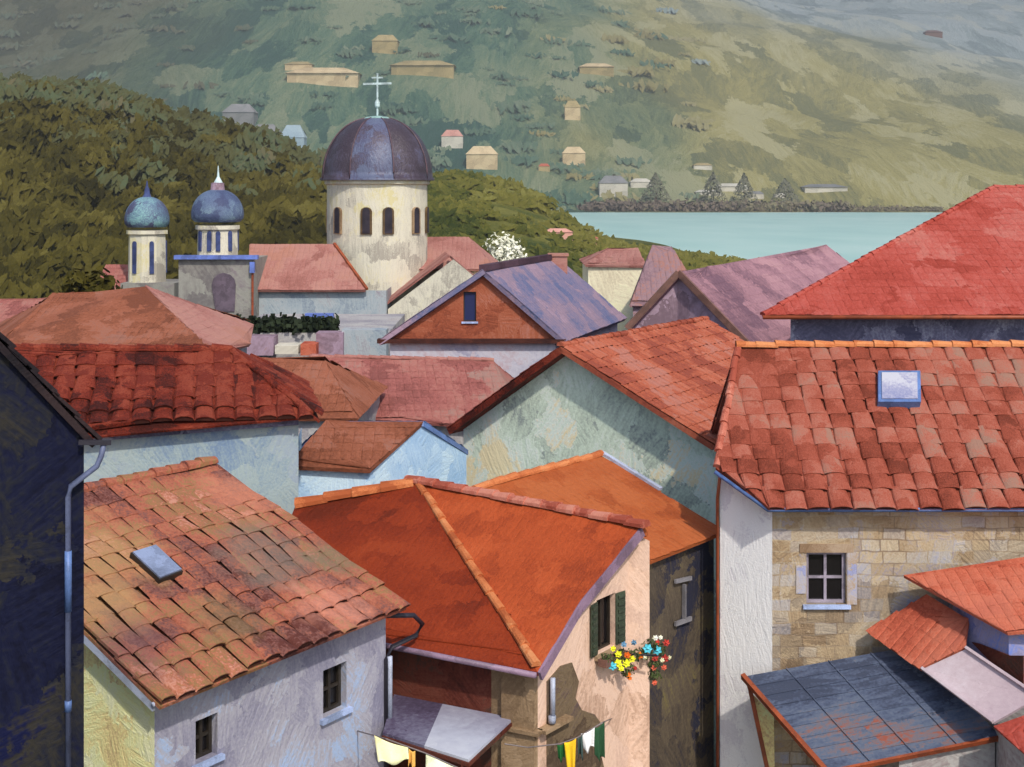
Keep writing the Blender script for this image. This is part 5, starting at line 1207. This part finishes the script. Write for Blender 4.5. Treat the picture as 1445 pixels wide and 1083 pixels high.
# awning below the eaves of the orange house
def awning():
    L, c = OH['L'], OH['c']
    A, B = L + OH['n_front'] * .02, c + OH['n_front'] * .02
    wl = lambda px, py: (lambda sz: V(A.x, A.y, 0) + V(B.x - A.x, B.y - A.y, 0).normalized() * sz[0] + V(0, 0, sz[1]))(WP(px, py, A, B))
    a, b = wl(556, 980), wl(724, 1013); c_ = P(661, 1072, 22.9); d_ = PP(540, 1034, a, b, c_)
    m0, m1 = a + (b - a) * .42, d_ + (c_ - d_) * .5
    g = thing('awning', (a + b + c_ + d_) / 4, 'sheet lean-to awning under the orange eaves, dusky purple at left and pale at right', 'awning')
    n = newell([a, d_, c_, b]); n = n if n.z > 0 else -n
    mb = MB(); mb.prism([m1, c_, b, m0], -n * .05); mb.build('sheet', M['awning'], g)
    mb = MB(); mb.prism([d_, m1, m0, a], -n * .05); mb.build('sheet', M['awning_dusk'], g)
    mb = MB(); mb.bar(d_ - n * .09, c_ - n * .09, .05, .07); mb.bar(c_ - n * .09, b - n * .09, .05, .07); mb.build('frame', M['wall_maroon'], g)
    mb = MB(); mb.bar(c_ - n * .12 + V(-.1, .1, 0), c_ - n * .12 + V(-.1, .1, -9), .07, .07); mb.build('post', M['wall_maroon'], g)
awning()
b = P(694, 1092, 23.6); tree('green_bush', 'dark green bush under the awning at the foot of the ochre corner', V(b.x, b.y, 12.6), 2.6, .5, .6, M['dark_green_leaf'], n=600, size=.1, tone=.45, cat='bush', trunk_h=.42)
# flowers at the window
def flowers():
    h = OH['hole']; c, dB, n2 = OH['c'], OH['dB'], OH['n2']
    base = V(c.x, c.y, 0) + dB * (h[0] + .1) + n2 * .16 + V(0, 0, h[2] + .0)
    q = lambda px, py, k: (lambda sz: V(c.x, c.y, 0) + dB * sz[0] + n2 * k + V(0, 0, sz[1]))(WP(px, py, c, OH['r']))
    g = thing('flower_box', q(858, 928, .2), 'window box of yellow, orange, turquoise and red flowers under the shuttered window', 'flower box')
    mb = MB(); a, b_ = q(838, 934, .2), q(874, 920, .2)
    mb.bar(a, b_, .2, .14); mb.build('box', M['verge_brown'], g)
    arm0, arm1 = b_, b_ + V(.62, -.05, -.02)
    mb = MB(); mb.bar(arm0, arm1, .03, .03); mb.build('bracket', M['pipe_dark'], g)
    Lf = Leaves(); ctr = (a + b_) / 2
    for px, py, k in ((846, 927, .22), (858, 925, .24), (868, 920, .26), (880, 920, .3), (892, 918, .34), (902, 930, .38), (897, 905, .38), (908, 912, .42), (868, 942, .28), (902, 946, .36)): crown(Lf, q(px, py, k), .15, .13, 90, .03, .45)
    Lf.build('foliage', M['dark_green_leaf'], g)
    cl = {'y': (240, 232, 40), 'o': (240, 106, 26), 't': (72, 168, 186), 'r': (170, 50, 40), 'w': (240, 236, 190), 'b': (90, 130, 160), 's': (206, 96, 70)}
    for k_, v_ in cl.items():
        M['petal_' + k_] = plain('petal_' + {'y': 'yellow', 'o': 'orange', 't': 'turquoise', 'r': 'red', 'w': 'cream', 'b': 'blue', 's': 'salmon'}[k_], v_, rough=.6, gain=1.25)
    fr = random.Random(3)
    for px, py, cc, sz, k in [(848, 911, 'y', 5, .3), (853, 918, 'y', 6, .34), (851, 930, 'y', 7, .36), (862, 930, 'y', 7, .38), (870, 924, 'y', 6, .38), (857, 938, 'y', 5, .34), (846, 935, 't', 7, .32), (863, 919, 'o', 6, .38),
                               (867, 946, 'o', 5, .34), (870, 952, 'o', 4, .32), (880, 919, 'o', 6, .4), (863, 905, 'b', 5, .3), (875, 902, 'b', 5, .34), (890, 909, 't', 8, .42), (901, 911, 't', 8, .46), (886, 922, 'w', 4, .42),
                               (900, 894, 'w', 5, .44), (906, 893, 'w', 4, .46), (901, 900, 'r', 5, .46), (912, 900, 'r', 6, .5), (898, 922, 'r', 6, .46), (910, 922, 'r', 7, .5), (905, 924, 'w', 4, .52), (914, 920, 'w', 4, .54), (899, 936, 's', 5, .42),
                               (911, 935, 's', 5, .46), (901, 957, 's', 5, .4), (874, 937, 'r', 4, .38)]:
        p = q(px, py, k); R_ = sz * .0125; mb = MB(); a0 = fr.random() * 6
        for i in range(6):
            a = a0 + i * math.pi / 3; u = V(math.cos(a), 0, math.sin(a)); w = V(-math.sin(a), 0, math.cos(a)); f = V(.2, -1, .15)
            mb.poly([p + f * .01, p + u * R_ * .6 + w * R_ * .42 + f * .02, p + u * R_ * 1.1 + f * .004 * fr.uniform(-6, 6), p + u * R_ * .6 - w * R_ * .42 + f * .02])
        mb.lathe(p + f * .01 - V(0, 0, R_ * .25), [(R_ * .15, 0), (R_ * .4, R_ * .25), (R_ * .15, R_ * .5)], 8)
        mb.build('blossom', M['petal_' + cc], g)
flowers()

# ================================================================== AIR, LIGHT, CAMERA
def haze():
    t = NT('haze_air')
    v = t.n('ShaderNodeVolumePrincipled', i={'Color': (.80, .86, .90, 1), 'Density': .00014, 'Anisotropy': .1})
    out = t.n('ShaderNodeOutputMaterial'); t.l(v.outputs[0], out.inputs['Volume'])
    mb = MB(); a, b = V(-5400, -120, -14), V(5400, 5400, 2400)
    mb.prism([V(a.x, a.y, a.z), V(b.x, a.y, a.z), V(b.x, b.y, a.z), V(a.x, b.y, a.z)], V(0, 0, b.z - a.z))
    o = mb.build('haze', t.m); o['kind'] = 'stuff'
HAZE = True
if HAZE: haze()
SUN = V(.38, -.93, 0).normalized(); EL = R(46)
W = bpy.data.worlds.new('World'); S.world = W; W.use_nodes = True
nt = W.node_tree; nt.nodes.clear()
sky = nt.nodes.new('ShaderNodeTexSky'); sky.sky_type = 'NISHITA'; sky.sun_disc = False; sky.sun_elevation = EL
sky.sun_rotation = math.atan2(SUN.x, SUN.y); sky.dust_density = 2.0; sky.altitude = 50
bg = nt.nodes.new('ShaderNodeBackground'); bg.inputs[1].default_value = .15
ow = nt.nodes.new('ShaderNodeOutputWorld'); nt.links.new(sky.outputs[0], bg.inputs[0]); nt.links.new(bg.outputs[0], ow.inputs[0])
sl = bpy.data.lights.new('sun', 'SUN'); sl.energy = 2.75; sl.angle = R(1.5); sl.color = (1, .93, .82)
so = bpy.data.objects.new('sun', sl); COL.objects.link(so)
dv = V(SUN.x * math.cos(EL), SUN.y * math.cos(EL), math.sin(EL)); so.rotation_euler = dv.to_track_quat('Z', 'Y').to_euler(); so.location = dv * 200
cam = bpy.data.cameras.new('camera'); co_ = bpy.data.objects.new('camera', cam); COL.objects.link(co_)
co_.location = (0, 0, H); co_.rotation_euler = (R(90), 0, 0); cam.sensor_width = 36; cam.lens = 36 * F / 1445; cam.shift_y = -(541.5 - HY) / 1445
cam.clip_start = .1; cam.clip_end = 9000; S.camera = co_
S.view_settings.view_transform = 'Standard'; S.view_settings.look = 'None'; S.view_settings.exposure = 0.2; S.view_settings.gamma = 1
S.render.engine = 'CYCLES'; S.cycles.max_bounces = 6; S.cycles.diffuse_bounces = 3; S.cycles.volume_bounces = 0; S.cycles.use_denoising = True
